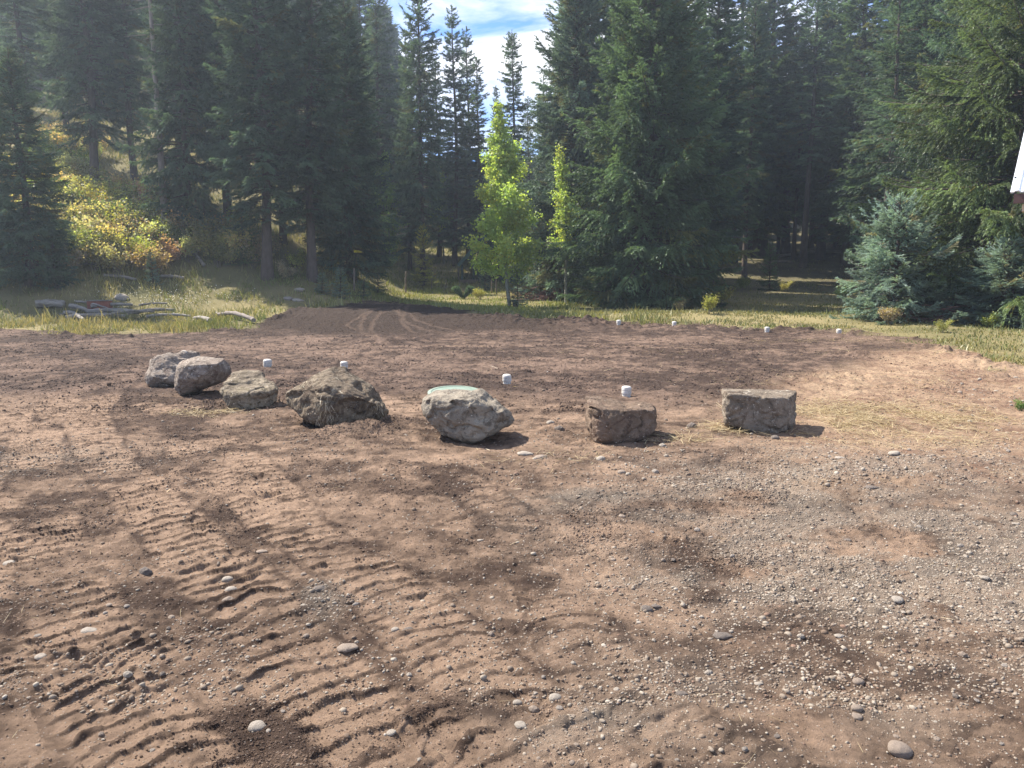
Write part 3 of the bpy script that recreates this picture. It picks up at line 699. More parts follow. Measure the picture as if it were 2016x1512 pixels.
# ------------------------------------------------------------------ individual stones lying about
def stone_proto(seed, flat, ang):
    rng = np.random.default_rng(seed); V, Fc = ico(4)
    V = V * np.array([1, rng.uniform(.6, .85), flat])
    V = V * (1 + ang * fbm3(V * 1.4 + seed, seed, 3)[:, None] + ang * .35 * np.round(fbm3(V * 2 + seed, seed + 2, 2) * 4)[:, None] / 4)
    return V, Fc
M_st = [simple('stone_grey', (.16, .13, .105), .85, .3, 14, .004, 60, color2=(.30, .27, .24)), simple('stone_tan', (.19, .145, .115), .85, .3, 14, .004, 60, color2=(.32, .26, .205)),
        simple('stone_pale', (.20, .165, .13), .85, .2, 14, .003, 60, color2=(.37, .33, .28)), simple('stone_dark', (.10, .08, .068), .85, .3, 14, .004, 60, color2=(.19, .16, .135))]
SP = [np_mesh('stone', *stone_proto(100 + i, f, a), M_st[0], smooth=True) for i, (f, a) in enumerate([(.6, .18), (.45, .3), (.3, .35), (.7, .42), (.5, .5)])]
def stone(u, v, wpx, proto, mi, label, group='loose stones lying on the dirt', rz=None, sink=.35):
    x, y, z = hit(u, v + 2); rr = wpx / F * y / 2 * .9
    key = (proto, mi)
    if key not in _sp:
        me = SP[proto].copy(); me.materials.clear(); me.materials.append(M_st[mi]); _sp[key] = me
    o = link('stone', _sp[key]); zz = float(gfine(x, y)[0])
    fl = [.6, .45, .3, .7, .5][proto]
    o.location = (x, y, zz + rr * fl * sink * .5); o.scale = (rr, rr, rr); o.rotation_euler = (random.uniform(-.12, .12), random.uniform(-.12, .12), rz if rz is not None else random.uniform(-.5, .5))
    return tag(o, label, 'stone', group)
_sp = {}; random.seed(4)
for a in [
    (448, 1142, 27, 0, 2, 'egg-shaped pale stone, uppermost of three stacked in a small hollow'),
    (455, 1162, 30, 0, 2, 'pale rounded stone in the middle of three in a small hollow'),
    (452, 1182, 30, 3, 1, 'angular tan stone, lowest of three in a small hollow'),
    (287, 1127, 32, 3, 3, 'dark greenish wedge stone on tan dirt near the left'),
    (515, 1087, 28, 2, 1, 'flat four-cornered tan slab on smooth dirt'),
    (628, 1162, 34, 4, 3, 'brown angular stone with small stones at its left'),
    (683, 1278, 50, 2, 1, 'thin flat tan slab lying beside twisted straw'),
    (805, 1237, 26, 0, 3, 'grey rounded stone beside a paler one among dark clods'),
    (778, 1238, 20, 0, 2, 'small pale stone left of a grey rounded stone among clods'),
    (508, 1430, 48, 0, 2, 'long pale oval cobble in dark loose soil near the bottom'),
    (770, 1445, 24, 1, 2, 'pale knobby stone right of the long oval cobble'),
    (253, 1336, 24, 3, 2, 'small white angular stone in dark soil at lower left'),
    (80, 1294, 26, 1, 2, 'light stone with a darker stone below it at far left'),
    (18, 1108, 26, 1, 2, 'pale flattish stone at the left edge'),
    (175, 1241, 40, 2, 2, 'slender pale stick-like stone at left'),
    (1273, 1200, 32, 0, 3, 'dark rounded cobble paired with a flat one'),
    (1291, 1194, 24, 2, 3, 'flat grey stone leaning on a dark cobble'),
    (1421, 1249, 46, 2, 3, 'dark-edged flat slab standing over its own shadow'),
    (1093, 1370, 32, 0, 2, 'pale egg-shaped cobble tilted in the cluster at bottom centre'),
    (1019, 1382, 24, 0, 2, 'pale stone left of the tilted egg-shaped cobble'),
    (1052, 1395, 26, 3, 1, 'reddish tan wedge stone between two pale cobbles'),
    (1025, 1432, 30, 1, 2, 'pale cobble low at bottom centre under the cluster'),
    (1396, 1321, 20, 3, 2, 'small white pointed stone right of centre'),
    (1690, 1342, 28, 0, 1, 'round pinkish cobble at lower right'),
    (1687, 1398, 28, 0, 1, 'brown round cobble, upper one of a stacked pair'),
    (1686, 1412, 28, 1, 1, 'flat brown cobble, lower one of a stacked pair'),
    (1772, 1478, 58, 0, 1, 'long pinkish oval cobble at the bottom right'),
    (1652, 1252, 28, 2, 2, 'flat white stone with a dark side at right'),
    (1577, 1254, 18, 3, 2, 'small blocky pale stone left of a flat white one'),
    (1340, 1366, 30, 2, 3, 'flat dark reddish stone at lower right of centre'),
    (1493, 1342, 22, 2, 2, 'flat pale chip with dirt around it at lower right'),
    (1895, 1292, 20, 3, 1, 'brown cone-shaped stone below the gravel band'),
    (1758, 908, 26, 1, 2, 'pale flat stone on the dark soil ridge at right'),
    (1715, 960, 30, 2, 3, 'dark flat stone beside the strawy gravel at right'),
    (1652, 908, 24, 2, 2, 'thin pale stone left along the soil ridge at right'),
    (1224, 932, 20, 0, 1, 'small brown stone pair below the brown boulder'),
    (1290, 929, 16, 3, 2, 'small white stone below right of the brown boulder'),
    (1183, 905, 22, 0, 2, 'oval pale stone at the foot of the brown boulder'),
    (1084, 834, 20, 0, 2, 'round pale cobble between grey and brown boulders'),
    (1102, 846, 22, 3, 3, 'dark stone just right of a round pale cobble'),
    (1033, 892, 38, 2, 2, 'flat pale slab at the foot of the broad grey boulder'),
    (1064, 899, 32, 2, 1, 'flat pinkish slab next to a pale one before the grey boulder'),
    (1526, 862, 20, 0, 3, 'round dark cobble at the foot of the square block'),
    (1363, 838, 22, 3, 3, 'dark lumpy stone left of the square block'),
    (1305, 876, 16, 3, 2, 'pale stone behind right corner of brown boulder'),
    (1938, 1142, 22, 1, 2, 'grey flat stone in the gravel band'),
    (1765, 1180, 30, 1, 2, 'whitish flat stone in the gravel band'),
    (598, 1131, 14, 0, 1, 'tiny brown stone above the angular brown one'),
    (1660, 1330, 14, 0, 1, 'small brown stone left of the round pinkish cobble'),
    (1440, 1240, 12, 0, 2, 'small pale stone right of the dark-edged slab'),
    (945, 1060, 16, 2, 2, 'pale chip on tan dirt in the middle foreground'),
    (240, 586, 30, 0, 2, 'pale boulder half sunk in the grass behind the woodpile'),
    (590, 570, 24, 1, 2, 'pale rock, uppermost of three in the grass by the spruces'),
    (567, 587, 22, 1, 0, 'grey rock, left of three in the grass by the spruces'),
    (586, 590, 26, 2, 2, 'flat pale rock, right of three in the grass by the spruces'),
    (362, 388, 22, 0, 0, 'grey rock among the yellow shrubs on the slope'),
]: stone(*a)
# gravel-sized cobbles a step larger than the gravel, too alike to tell apart
rng = np.random.default_rng(77)
for zone, n, (u0, u1, v0, v1), lab in (
    ('gravel', 46, (1150, 2010, 1010, 1260), 'small cobble lying in the pale gravel patch on the right'),
    ('corner', 44, (1040, 2010, 1290, 1505), 'small cobble lying on the stony dirt at lower right'),
    ('left', 30, (20, 980, 1150, 1505), 'small cobble lying among the machine track marks at lower left'),
    ('ridge', 24, (1500, 2010, 880, 930), 'small pale cobble along the dark soil ridge at right'),
    ('far', 22, (1880, 2014, 740, 850), 'small pale cobble on the rubble at the right edge')):
    for i in range(n):
        u = rng.uniform(u0, u1); v = rng.uniform(v0, v1)
        wpx = rng.uniform(9, 18) * (1 if v > 1000 else .65)
        stone(u, v, wpx, int(rng.integers(0, 5)), int(rng.choice([0, 1, 1, 2, 2, 3])), lab, lab.replace('small', 'small').replace('cobble', 'cobbles', 1), rz=rng.uniform(0, 3))

# ------------------------------------------------------------------ vent pipes, lid
def cap_meshes():
    p = MB().lathe([(.0565, -.15), (.0565, .045)], 32).mesh('pipe', M_pvc, True)
    c = MB().lathe([(.061, .02), (.066, .022), (.066, .052), (.061, .055), (.061, .061), (.066, .064), (.066, .092), (.063, .102), (.056, .110), (.042, .117), (.02, .121), (.0, .122)], 32).mesh('cap', M_pvc, True)
    return p, c
PM, CM = cap_meshes()
for u, v, wpx, lab in [(527, 722, 17, 'white pipe cap behind the third boulder from the left'), (678, 728, 15, 'white pipe cap just behind the peak of the largest boulder'),
                       (998, 756, 18, 'white pipe cap beyond the green lid, standing alone on open dirt'), (1233, 781, 20, 'white pipe cap directly behind the blocky brown boulder'),
                       (1218, 645, 9, 'tiny white pipe cap at the far edge, leftmost of four'), (1327, 645, 9, 'tiny white pipe cap at the far edge, second of four from left'),
                       (1510, 655, 10, 'tiny white pipe cap at the far edge, third of four from left'), (1651, 662, 10, 'tiny white pipe cap at the far edge, rightmost of four')]:
    x, y, z = hit(u, v); z = float(gfine(x, y)[0])
    s = (wpx / F * y) / .132
    t = empty('pipe_vent', (x, y, z + .012), lab, 'pipe cap', 'white capped pipes sticking out of the dirt', sc=min(max(s, .85), 1.15))
    t.rotation_euler = (random.uniform(-.03, .03), random.uniform(-.03, .03), random.uniform(0, 3))
    link('pipe', PM, t); link('cap', CM, t)
x, y, z = at(897, 775, 9.3)
t = empty('septic_lid', (x, y, z), 'round pale green lid lying flat behind the broad grey boulder', 'lid')
t.rotation_euler = (R(4.5), R(1.5), 0)
link('lid_plate', MB().lathe([(.335, -.02), (.345, -.015), (.345, .018), (.33, .026), (.30, .026), (.295, .021), (.05, .030), (.0, .031)], 48).mesh('lid_plate', M_lid, True), t)
link('riser', MB().lathe([(.27, -.3), (.27, -.021)], 40).mesh('riser', M_lid, True), t)

# ------------------------------------------------------------------ conifers
def tuft_template(k, seed, spread=.55, width=.11):
    rng = np.random.default_rng(seed); V = []; Fc = []
    for i in range(k):
        a = 2 * math.pi * (i + rng.uniform(-.2, .2)) / k; sp = spread * rng.uniform(.5, 1.15) if i else .1
        d = np.array([math.cos(sp), math.sin(sp) * math.cos(a), math.sin(sp) * math.sin(a)]); q = np.cross(d, rng.normal(size=3)); q /= np.linalg.norm(q)
        ln = rng.uniform(.75, 1.1); o = np.array([rng.uniform(-.15, .25), 0, 0])
        b = len(V); V += [o - q * width, o + q * width, o + d * ln]; Fc.append((b, b + 1, b + 2))
    return np.array(V), np.array(Fc)
def branch_curve(Lb, el, droop, up, t):
    return Lb * (math.tan(el) * t - droop * t ** 2 + up * t ** 3)
def make_conifer(seed, H, Rr, clear, nb, tuft=.15, dens=1.0, droop=.35, up=.22, trunk_r=.2, shape=.75, blades=5, hang=.25, gap=.0, dead=14, low_taper=.5, lean=0.0, tintvar=.35, shoot=.40, brown=.06, top_el=.7, layers=0):
    rng = np.random.default_rng(seed)
    TV, TF = tuft_template(blades, seed)
    def tx(z): return lean * z + .12 * math.sin(z * .35 + seed)
    P = []; Dr = []; Ci = []; paths = []; prad = []
    us = np.sort(rng.uniform(0, 1, nb)) ** 1.0
    for i, uu in enumerate(us):
        z = clear + (H - clear) * (.0 + uu * .985)
        if layers: z = clear + (H - clear) * (round(uu * layers) + rng.normal(0, .13)) / layers; z = min(max(z, clear), H * .985)
        f = (z - clear) / (H - clear)
        lobe = 1 + .28 * math.sin(i * .37 + seed) * math.sin(z * 1.1 + seed)
        Lb = Rr * (1 - f) ** shape * (low_taper + (1 - low_taper) * min(1, f * 5)) * rng.uniform(.62, 1.12) * lobe + .12
        if rng.uniform() < gap: Lb *= rng.uniform(.3, .6)
        az = i * 2.39996 + rng.uniform(-.5, .5)
        el = -.12 + top_el * f ** 1.6 + rng.uniform(-.12, .12)
        dh = np.array([math.cos(az), math.sin(az), 0]); sd = np.array([-dh[1], dh[0], 0])
        dr = droop * (1 - .7 * f) * rng.uniform(.7, 1.3); u_ = up * rng.uniform(.6, 1.3)
        o = np.array([tx(z), 0, z])
        t = np.linspace(0, 1, 5); pz = branch_curve(Lb, el, dr, u_, t); bend = rng.normal(0, .08) * Lb
        paths.append(o + dh * (Lb * t)[:, None] + sd * (bend * t * t)[:, None] + np.array([0, 0, 1]) * pz[:, None])
        prad.append((.012 + .012 * Lb) * (1 - .85 * t))
        ns = max(5, int(Lb / .115 * dens * 2))
        ts = rng.uniform(.14 if Lb < 1.5 else .26, 1, ns); side = rng.choice([-1, 1], ns)
        ls = (shoot * Lb * (1 - ts) ** .7 + .10) * rng.uniform(.6, 1.2, ns); ls = np.minimum(ls, .95)
        sz = branch_curve(Lb, el, dr, u_, ts)
        B = o + dh * (Lb * ts)[:, None] + sd * (bend * ts ** 2)[:, None] + np.array([0, 0, 1]) * sz[:, None]
        ga = rng.uniform(.5, 1.15, ns) * (1 - .5 * ts)
        slope = (math.tan(el) - 2 * dr * ts + 3 * u_ * ts ** 2)
        D = unit(dh * np.cos(ga)[:, None] + sd * (np.sin(ga) * side)[:, None] + np.array([0, 0, 1]) * (slope * .8 + rng.normal(0, .16, ns))[:, None])
        step = tuft * .62
        cnt = np.maximum(1, (ls / step).astype(int)); rep = np.repeat(np.arange(ns), cnt)
        k = np.concatenate([np.arange(c) for c in cnt]) * step + rng.uniform(0, step, len(rep))
        hg = hang * (k ** 2) * rng.uniform(.5, 2.0, ns)[rep]
        p = B[rep] + D[rep] * k[:, None]; p[:, 2] -= hg
        d = D[rep].copy(); d[:, 2] -= 2 * hang * k; d += rng.normal(0, .22, d.shape)
        P.append(p); Dr.append(unit(d)); Ci.append(np.full(len(p), i))
    # leader
    k = np.arange(0, .9, tuft * .5); P.append(np.stack([tx(H) + 0 * k, 0 * k, H - k], 1)); Dr.append(unit(rng.normal(0, .5, (len(k), 3)) + np.array([0, 0, .6]))); Ci.append(np.full(len(k), nb))
    P = np.vstack(P); Dr = np.vstack(Dr); Ci = np.concatenate(Ci)
    Y = unit(np.cross(Dr, rng.normal(size=Dr.shape))); Z = np.cross(Dr, Y)
    V, Fc = stamp(TV, TF, P, Dr, Y, Z, tuft * rng.uniform(.75, 1.25, len(P)))
    cl = fbm3(P * 1.1 + seed, seed, 3); br = rng.uniform(1 - tintvar, 1 + tintvar, nb + 1)[Ci]
    g = np.clip(br * (1 + .85 * cl), .3, 2.3)[:, None]
    C = np.array([1., 1., 1.])[None] * g
    warm = sstep(.1, .6, fbm3(P * .8 + 9 + seed, seed + 4, 2))[:, None]
    C = C * (1 - warm * .4) + C * np.array([1.3, 1.15, .78]) * warm * .4
    bz = (rng.uniform(size=nb + 1) < brown)[Ci] | (fbm3(P * 1.7 + 3, seed + 9, 2) > .52)
    C = np.where(bz[:, None], np.array([1.45, 1.0, .72]) * g * .9, C)
    crown = (V, Fc, np.repeat(C, len(TV), 0))
    # trunk and limbs
    zz = np.linspace(-.4, H, 14); tp = np.stack([[tx(a) for a in zz], 0 * zz, zz], 1)
    tr = trunk_r * (1 - np.clip(zz, 0, H) / H) ** .8 + .012; tr[0] *= 1.45; tr[1] *= 1.12 if len(tr) > 1 else 1
    t1 = tubes(tp[None], tr[None], 10)
    t2 = tubes(np.array(paths), np.array(prad), 3)
    parts = [t1, t2]
    if dead:
        zs = rng.uniform(min(.8, clear), clear + (H - clear) * .45, dead); az = rng.uniform(0, 6.28, dead); ln = rng.uniform(.3, .55, dead) * Rr
        t = np.linspace(0, 1, 5); dd = np.stack([np.cos(az), np.sin(az), 0 * az], 1)
        pp = np.stack([[tx(a) for a in zs], 0 * zs, zs], 1)[:, None] + dd[:, None] * (ln[:, None] * t)[..., None] + np.array([0, 0, 1.]) * ((-.35 * t + .1 * t * t)[None] * ln[:, None])[..., None]
        pp += rng.normal(0, .03, pp.shape)
        parts.append(tubes(pp, .012 * (1 - .8 * t)[None] * np.ones((dead, 1)), 3))
    tv, tf = merge(parts)
    return crown, (tv, tf)
PROTO = {}
def proto(key, barkmat=None, **kw):
    (V, Fc, C), (tv, tf) = make_conifer(**kw)
    cm = np_mesh('crown', V, Fc, M_needle, C); tm = np_mesh('trunk', tv, tf, barkmat or M_bark, smooth=True)
    PROTO[key] = (cm, tm, kw['H'], kw['Rr']); print('proto', key, len(Fc))
GREEN = (.105, .165, .112); BLUE = (.145, .215, .185); DARK = (.092, .148, .108); YEL = (.24, .26, .07); MID = (.115, .180, .098); SILVER = (.24, .33, .30); OLIVE = (.145, .200, .095)
proto('full1', seed=1, H=20, Rr=3.3, clear=1.6, nb=380, trunk_r=.27, hang=.5, shape=.52, tuft=.18, blades=6)
proto('full2', seed=2, H=21, Rr=3.0, clear=3.4, nb=350, trunk_r=.25, hang=.5, gap=.15, shape=.52, tuft=.18, blades=6)
proto('tall1', seed=3, H=22, Rr=2.4, clear=4.5, nb=330, trunk_r=.22, gap=.2, droop=.45, shape=.52, tuft=.18, blades=6)
proto('tall2', seed=4, H=20, Rr=2.2, clear=3.5, nb=290, trunk_r=.19, gap=.25, dead=30, droop=.5, shape=.52, tuft=.18, blades=6)
proto('fir1', seed=5, H=18, Rr=1.7, clear=1.6, nb=330, trunk_r=.17, shape=.62, droop=.3, dens=1.1, tuft=.18, blades=6)
proto('fir2', seed=6, H=16, Rr=1.45, clear=1.0, nb=270, trunk_r=.14, shape=.7, gap=.2, dens=.9, tuft=.18, blades=6)
proto('thin1', seed=7, H=21, Rr=1.7, clear=7.5, nb=220, trunk_r=.17, gap=.3, dead=50, dens=.8, shape=.52, tuft=.18, blades=6)
proto('big', seed=11, H=17, Rr=4.1, clear=.5, nb=640, trunk_r=.3, tuft=.13, hang=.6, dens=1.05, shape=.62, low_taper=.8, up=.32, dead=0, blades=6)
proto('bluebig', seed=12, H=17, Rr=3.0, clear=.7, nb=520, trunk_r=.25, tuft=.13, hang=.7, shape=.6, low_taper=.8, up=.3, brown=.10, blades=6)
proto('boughs', seed=13, layers=15, H=19, Rr=6.6, clear=1.0, nb=430, trunk_r=.42, tuft=.115, hang=.9, shape=.6, low_taper=.8, droop=.42, up=.34, dens=.95, dead=60, gap=.15, brown=.06, blades=6, shoot=.30, tintvar=.5)
proto('young1', seed=21, H=3.0, Rr=.85, clear=.1, nb=90, trunk_r=.04, tuft=.09, hang=.1, dead=0, droop=.1, up=.25, dens=.8, brown=0, tintvar=.2, low_taper=.85, shoot=.5)
proto('young2', seed=22, H=3.0, Rr=.65, clear=.3, nb=64, trunk_r=.035, tuft=.09, hang=.1, dead=4, droop=.05, up=.25, dens=.8, brown=0, tintvar=.2, low_taper=.85, shoot=.5)
proto('blue_mid', seed=23, H=5.0, Rr=2.1, clear=.1, nb=190, trunk_r=.09, tuft=.10, hang=.35, dead=0, droop=.3, up=.42, dens=1.0, brown=.03, tintvar=.3, low_taper=.95, shoot=.45, shape=.55, blades=6)
(V_, F_, C_), (tv_, tf_) = make_conifer(seed=31, H=16, Rr=2.0, clear=9, nb=20, trunk_r=.15, dead=90, dens=.3)
PROTO['snag'] = (None, np_mesh('trunk', tv_, tf_, M_dead, smooth=True), 16, 2)

def tree(key, u, v, label, color=GREEN, height=None, width=1.0, top=None, group=None, name='spruce_tree', rz=None, depth=None, z=None, cat='spruce tree', tilt=(0, 0)):
    x, y, zz = hit(u, v) if depth is None else (0, 0, 0)
    if depth is not None:
        rx, _ = ray(u, v); x = rx * depth; y = depth; zz = g1(x, y)
    cm, tm, H, Rr = PROTO[key]
    if top is not None: height = at(u, top, y)[2] - zz
    s = (height or H) / H
    rad = s * width
    t = empty(name, (x, y, zz - .05), label, cat, group, rz if rz is not None else random.uniform(0, 6.28), (rad, rad, s))
    t.rotation_euler = (tilt[0], tilt[1], t.rotation_euler[2])
    link('trunk', tm, t)
    if cm:
        c = link('crown', cm, t); j = random.uniform(.88, 1.12); c.color = (color[0] * j, color[1] * j, color[2] * j, 1)
    return t
random.seed(11)
# left side
tree('bluebig', 62, 562, 'dense full young dark spruce at the left edge, yellow shrubs round its foot', GREEN, top=92, width=1.2, rz=1)
tree('bluebig', -25, 540, 'blue-green spruce cut by the left edge of the photo', GREEN, top=110, width=1.0)
tree('young1', 112, 568, 'short spruce at the right foot of the dense left-edge spruce', GREEN, top=440, width=.8)
tree('full2', 192, 384, 'tall spruce high on the left slope with a bare dark lower stem', GREEN, 15, 1.05)
tree('tall1', 60, 318, 'tall spruce on the upper slope behind the left-edge spruces', GREEN, 15, 1.0)
tree('tall1', 135, 312, 'narrow spruce on the slope left of the bare-stemmed tall spruce', GREEN, 15, 1.0)
tree('snag', 328, 490, 'pale bare dead trunk with thin drooping dry twigs', height=14, name='dead_tree', cat='dead tree')
tree('tall1', 268, 380, 'broad shaded spruce behind the pale dead trunk', GREEN, 15, 1.0)
tree('full1', 378, 486, 'dense dark spruce directly right of the pale dead trunk', GREEN, 15, .85)
tree('full2', 450, 470, 'spruce between the dead-trunk spruce and the straight-stemmed one', GREEN, 15, 1.0)
tree('full2', 530, 548, 'tall spruce with a straight thick reddish-brown lower trunk', GREEN, 13.5, 1.2)
tree('full2', 612, 552, 'tall spruce with a leaning dark trunk, foliage on its right reaching low', GREEN, 13, 1.15, tilt=(0, R(2.5)))
tree('bluebig', 690, 545, 'dark full spruce with drooping boughs at the right end of the left stand', DARK, 11.5, 1.1)
tree('tall2', 560, 480, 'spruce set back between two thick trunks of the left stand', GREEN, 13)
tree('young1', 300, 560, 'lone knee-high blue-green spruce on the grassy slope', BLUE, top=495, width=.9)
tree('young1', 672, 587, 'small bluish spruce at the foot of the left stand', BLUE, top=525, width=1.1)
tree('young1', 636, 578, 'low bushy spruce left of the small bluish one', BLUE, top=535, width=1.5)
tree('young2', 716, 588, 'tiny open spruce, left of a pair by the dark mound', MID, top=535, width=1.3)
tree('young1', 746, 580, 'small open spruce, right of a pair by the dark mound', MID, top=522, width=1.1)
tree('young2', 410, 500, 'small spruce among yellow shrubs left of the straight trunk', GREEN, top=395, width=1.0)
tree('young1', 480, 520, 'small spruce at the left of the straight thick trunk', OLIVE, top=400, width=1.2)
# centre
tree('tall2', 752, 512, 'sparse narrow spruce rising against the sky left of centre', GREEN, top=-25, width=1.1, depth=48)
tree('tall1', 722, 512, 'narrow dark spruce just right of the left stand', DARK, 15, depth=50)
tree('full2', 832, 522, 'tall ragged spruce behind the yellowish sapling', GREEN, top=-60, width=.8, depth=44)
tree('fir1', 808, 520, 'dark spruce crowding the left side of the ragged one', DARK, top=60, width=.9, depth=49)
tree('fir1', 898, 520, 'sharp-topped fir, tallest left of the sky gap', DARK, top=10, width=1.0, depth=52)
tree('fir1', 924, 520, 'sharp-topped fir whose tip sits just right of the tallest', DARK, top=52, width=.9, depth=54)
tree('fir2', 944, 520, 'shorter fir stepping down into the sky gap', GREEN, top=112, width=1.2, depth=53)
tree('fir2', 866, 520, 'fir filling in behind left of the tall firs', GREEN, top=120, width=1.3, depth=56)
tree('tall2', 1010, 520, 'lone sparse pointed spruce in the middle of the sky gap', GREEN, top=60, width=.95, depth=50)
tree('fir2', 978, 520, 'low fir tip just left of the lone pointed spruce', DARK, top=168, width=1.0, depth=60)
tree('fir2', 1040, 520, 'greyish fir behind the lone pointed spruce', BLUE, top=190, width=1.1, depth=58)
tree('fir1', 1070, 520, 'dim fir behind the blue-grey spruce', GREEN, top=150, width=1.1, depth=60)
tree('young1', 833, 566, 'yellow-green spruce sapling in the small meadow', (.36, .36, .10), top=445, width=.75)
tree('young1', 1018, 606, 'blue-green young spruce right beside the aspen trunk', BLUE, top=528, width=.95)
tree('young1', 955, 575, 'small dark spruce left of the aspen trunk', BLUE, top=525, width=1.1)
tree('young1', 1098, 545, 'low grey-green spruce at the right corner of the cabin', BLUE, top=470, width=1.3)
# right
tree('bluebig', 1128, 590, 'tall blue-grey spruce left of the huge dense spruce', BLUE, 15.5, 1.1, rz=2)
tree('big', 1270, 602, 'huge dense dark green spruce filling the right of centre', MID, 15.2, 1.08, rz=.5)
tree('full1', 1392, 560, 'dark spruce filling the right shoulder of the huge dense one', DARK, 13.5, 1.0)
tree('tall1', 1465, 548, 'spruce with a stout bare lower trunk right of the huge one', GREEN, 17, .85)
tree('thin1', 1562, 512, 'straight dark forest trunk, left of a close pair', GREEN, 19, .95)
tree('thin1', 1582, 527, 'thick straight forest trunk, right of a close pair', GREEN, 20, 1.35, rz=4)
tree('thin1', 1530, 500, 'thin sparse spruce letting blue sky through left of the trunk pair', OLIVE, 18, .8)
tree('thin1', 1640, 500, 'spruce with dead lower twigs between trunk pair and blue spruce', GREEN, 17)
tree('tall2', 1690, 500, 'spruce with brownish lower twigs behind the right blue spruce', OLIVE, 18)
tree('fir1', 1725, 520, 'dim spruce hidden behind the boughs of the right-hand spruce', GREEN, 17)
tree('young1', 1512, 572, 'bright green young spruce at the edge of the forest gap', MID, top=478, width=.85)
tree('boughs', 1992, 590, 'great old spruce at the right with long drooping sunlit boughs', OLIVE, 14, 1.1, rz=2.4, depth=24.5)
tree('boughs', 1900, 560, 'second old spruce set behind the great right-hand one', GREEN, 14, .85, rz=.4, depth=29)
tree('blue_mid', 1752, 628, 'silvery blue spruce, upper tips at mid height, by the old spruce', SILVER, top=388, width=1.15)
tree('blue_mid', 1975, 640, 'silvery blue spruce low at the right edge', SILVER, top=470, width=1.5, rz=1)
tree('blue_mid', 1870, 630, 'low spreading blue spruce between two silvery ones', SILVER, top=520, width=2.3, rz=3)
for q, (u_, d_, lb) in enumerate([(1445, 58, 'full tall spruce closing the sky behind the stout bare trunk'), (1502, 62, 'full tall spruce closing the sky left of the close trunk pair'), (1618, 60, 'full tall spruce closing the sky right of the close trunk pair'), (1672, 57, 'full tall spruce closing the sky behind the great old spruce')]):
    tree(('full2', 'full1')[q % 2], u_, 500, lb, (GREEN, MID)[q % 2], 22.5, 1.15, depth=d_)
# forest fill behind
rng = np.random.default_rng(99)
zones = [(-900, 120, 'on the hillside behind the left-edge spruces'), (120, 260, 'on the hillside above the golden shrubs'), (260, 400, 'behind the pale dead trunk'), (400, 560, 'behind the straight thick trunk'), (560, 700, 'behind the leaning trunk'),
         (700, 860, 'behind the meadow sapling'), (860, 960, 'behind the cabin porch'), (960, 1060, 'behind the taller aspen'), (1060, 1180, 'behind the slender aspen'), (1180, 1330, 'behind the huge dense spruce'), (1330, 1440, 'behind the right shoulder of the huge spruce'),
         (1440, 1540, 'behind the stout bare trunk'), (1540, 1610, 'behind the close trunk pair'), (1610, 1720, 'right of the close trunk pair'), (1720, 1850, 'behind the silvery blue spruce'), (1850, 2016, 'behind the great old right-hand spruce'), (2016, 3000, 'beyond the white-roofed corner')]
ADJ = {'full1': 'broad', 'full2': 'full', 'tall1': 'tall-stemmed', 'tall2': 'ragged', 'fir1': 'narrow pointed', 'fir2': 'short narrow', 'thin1': 'thin sparse'}
cnt = 0
for i in range(275):
    y = rng.uniform(46, 95) if i < 190 else rng.uniform(38, 50)
    s = rng.uniform(-1.1, 1.1) if y > 60 else rng.uniform(-.95, .95); u = 1008 + s * F
    if y < 50 and (740 < u < 1110 or u < 330): continue
    if u < -150 and y < 70: continue
    if 1400 < u < 1720 and y < 58: continue
    x = s * y; zz = g1(x, y)
    al = (x + 2) * sdir.x / math.hypot(sdir.x, sdir.y) + (y - 34) * sdir.y / math.hypot(sdir.x, sdir.y); pe = abs((x + 2) * sdir.y - (y - 34) * sdir.x) / math.hypot(sdir.x, sdir.y)
    if pe < 6.5 and 0 < al < 23: continue
    key = rng.choice(['full2', 'tall1', 'tall2', 'fir1', 'fir2', 'thin1', 'full1'])
    Hh = rng.uniform(14, 20)
    if 700 < u < 1100:   # keep the gap of sky open
        topv = 300 + rng.uniform(-30, 60) if 850 < u < 1080 else 150 + rng.uniform(-60, 60)
        Hh = min(Hh, at(u, topv, y)[2] - zz)
        if Hh < 4: continue
        if key in ('tall1', 'thin1', 'tall2', 'full2'): key = 'fir1'
    elif 1410 < u < 1680:
        Hh = min(Hh, at(u, rng.uniform(-320, 20), y)[2] - zz)
    lab = [l for a, b, l in zones if a <= u < b]
    zn = lab[0] if lab else zones[0][2] if u < 0 else zones[-1][2]
    lab = ('distant ' if y > 70 else '') + ADJ[str(key)] + ' forest spruce ' + zn
    tree(key, u, 500, lab, (GREEN, DARK, MID)[i % 3], Hh, rng.uniform(1.15, 1.6), depth=y, group='forest spruces ' + zn); cnt += 1
print('forest', cnt)
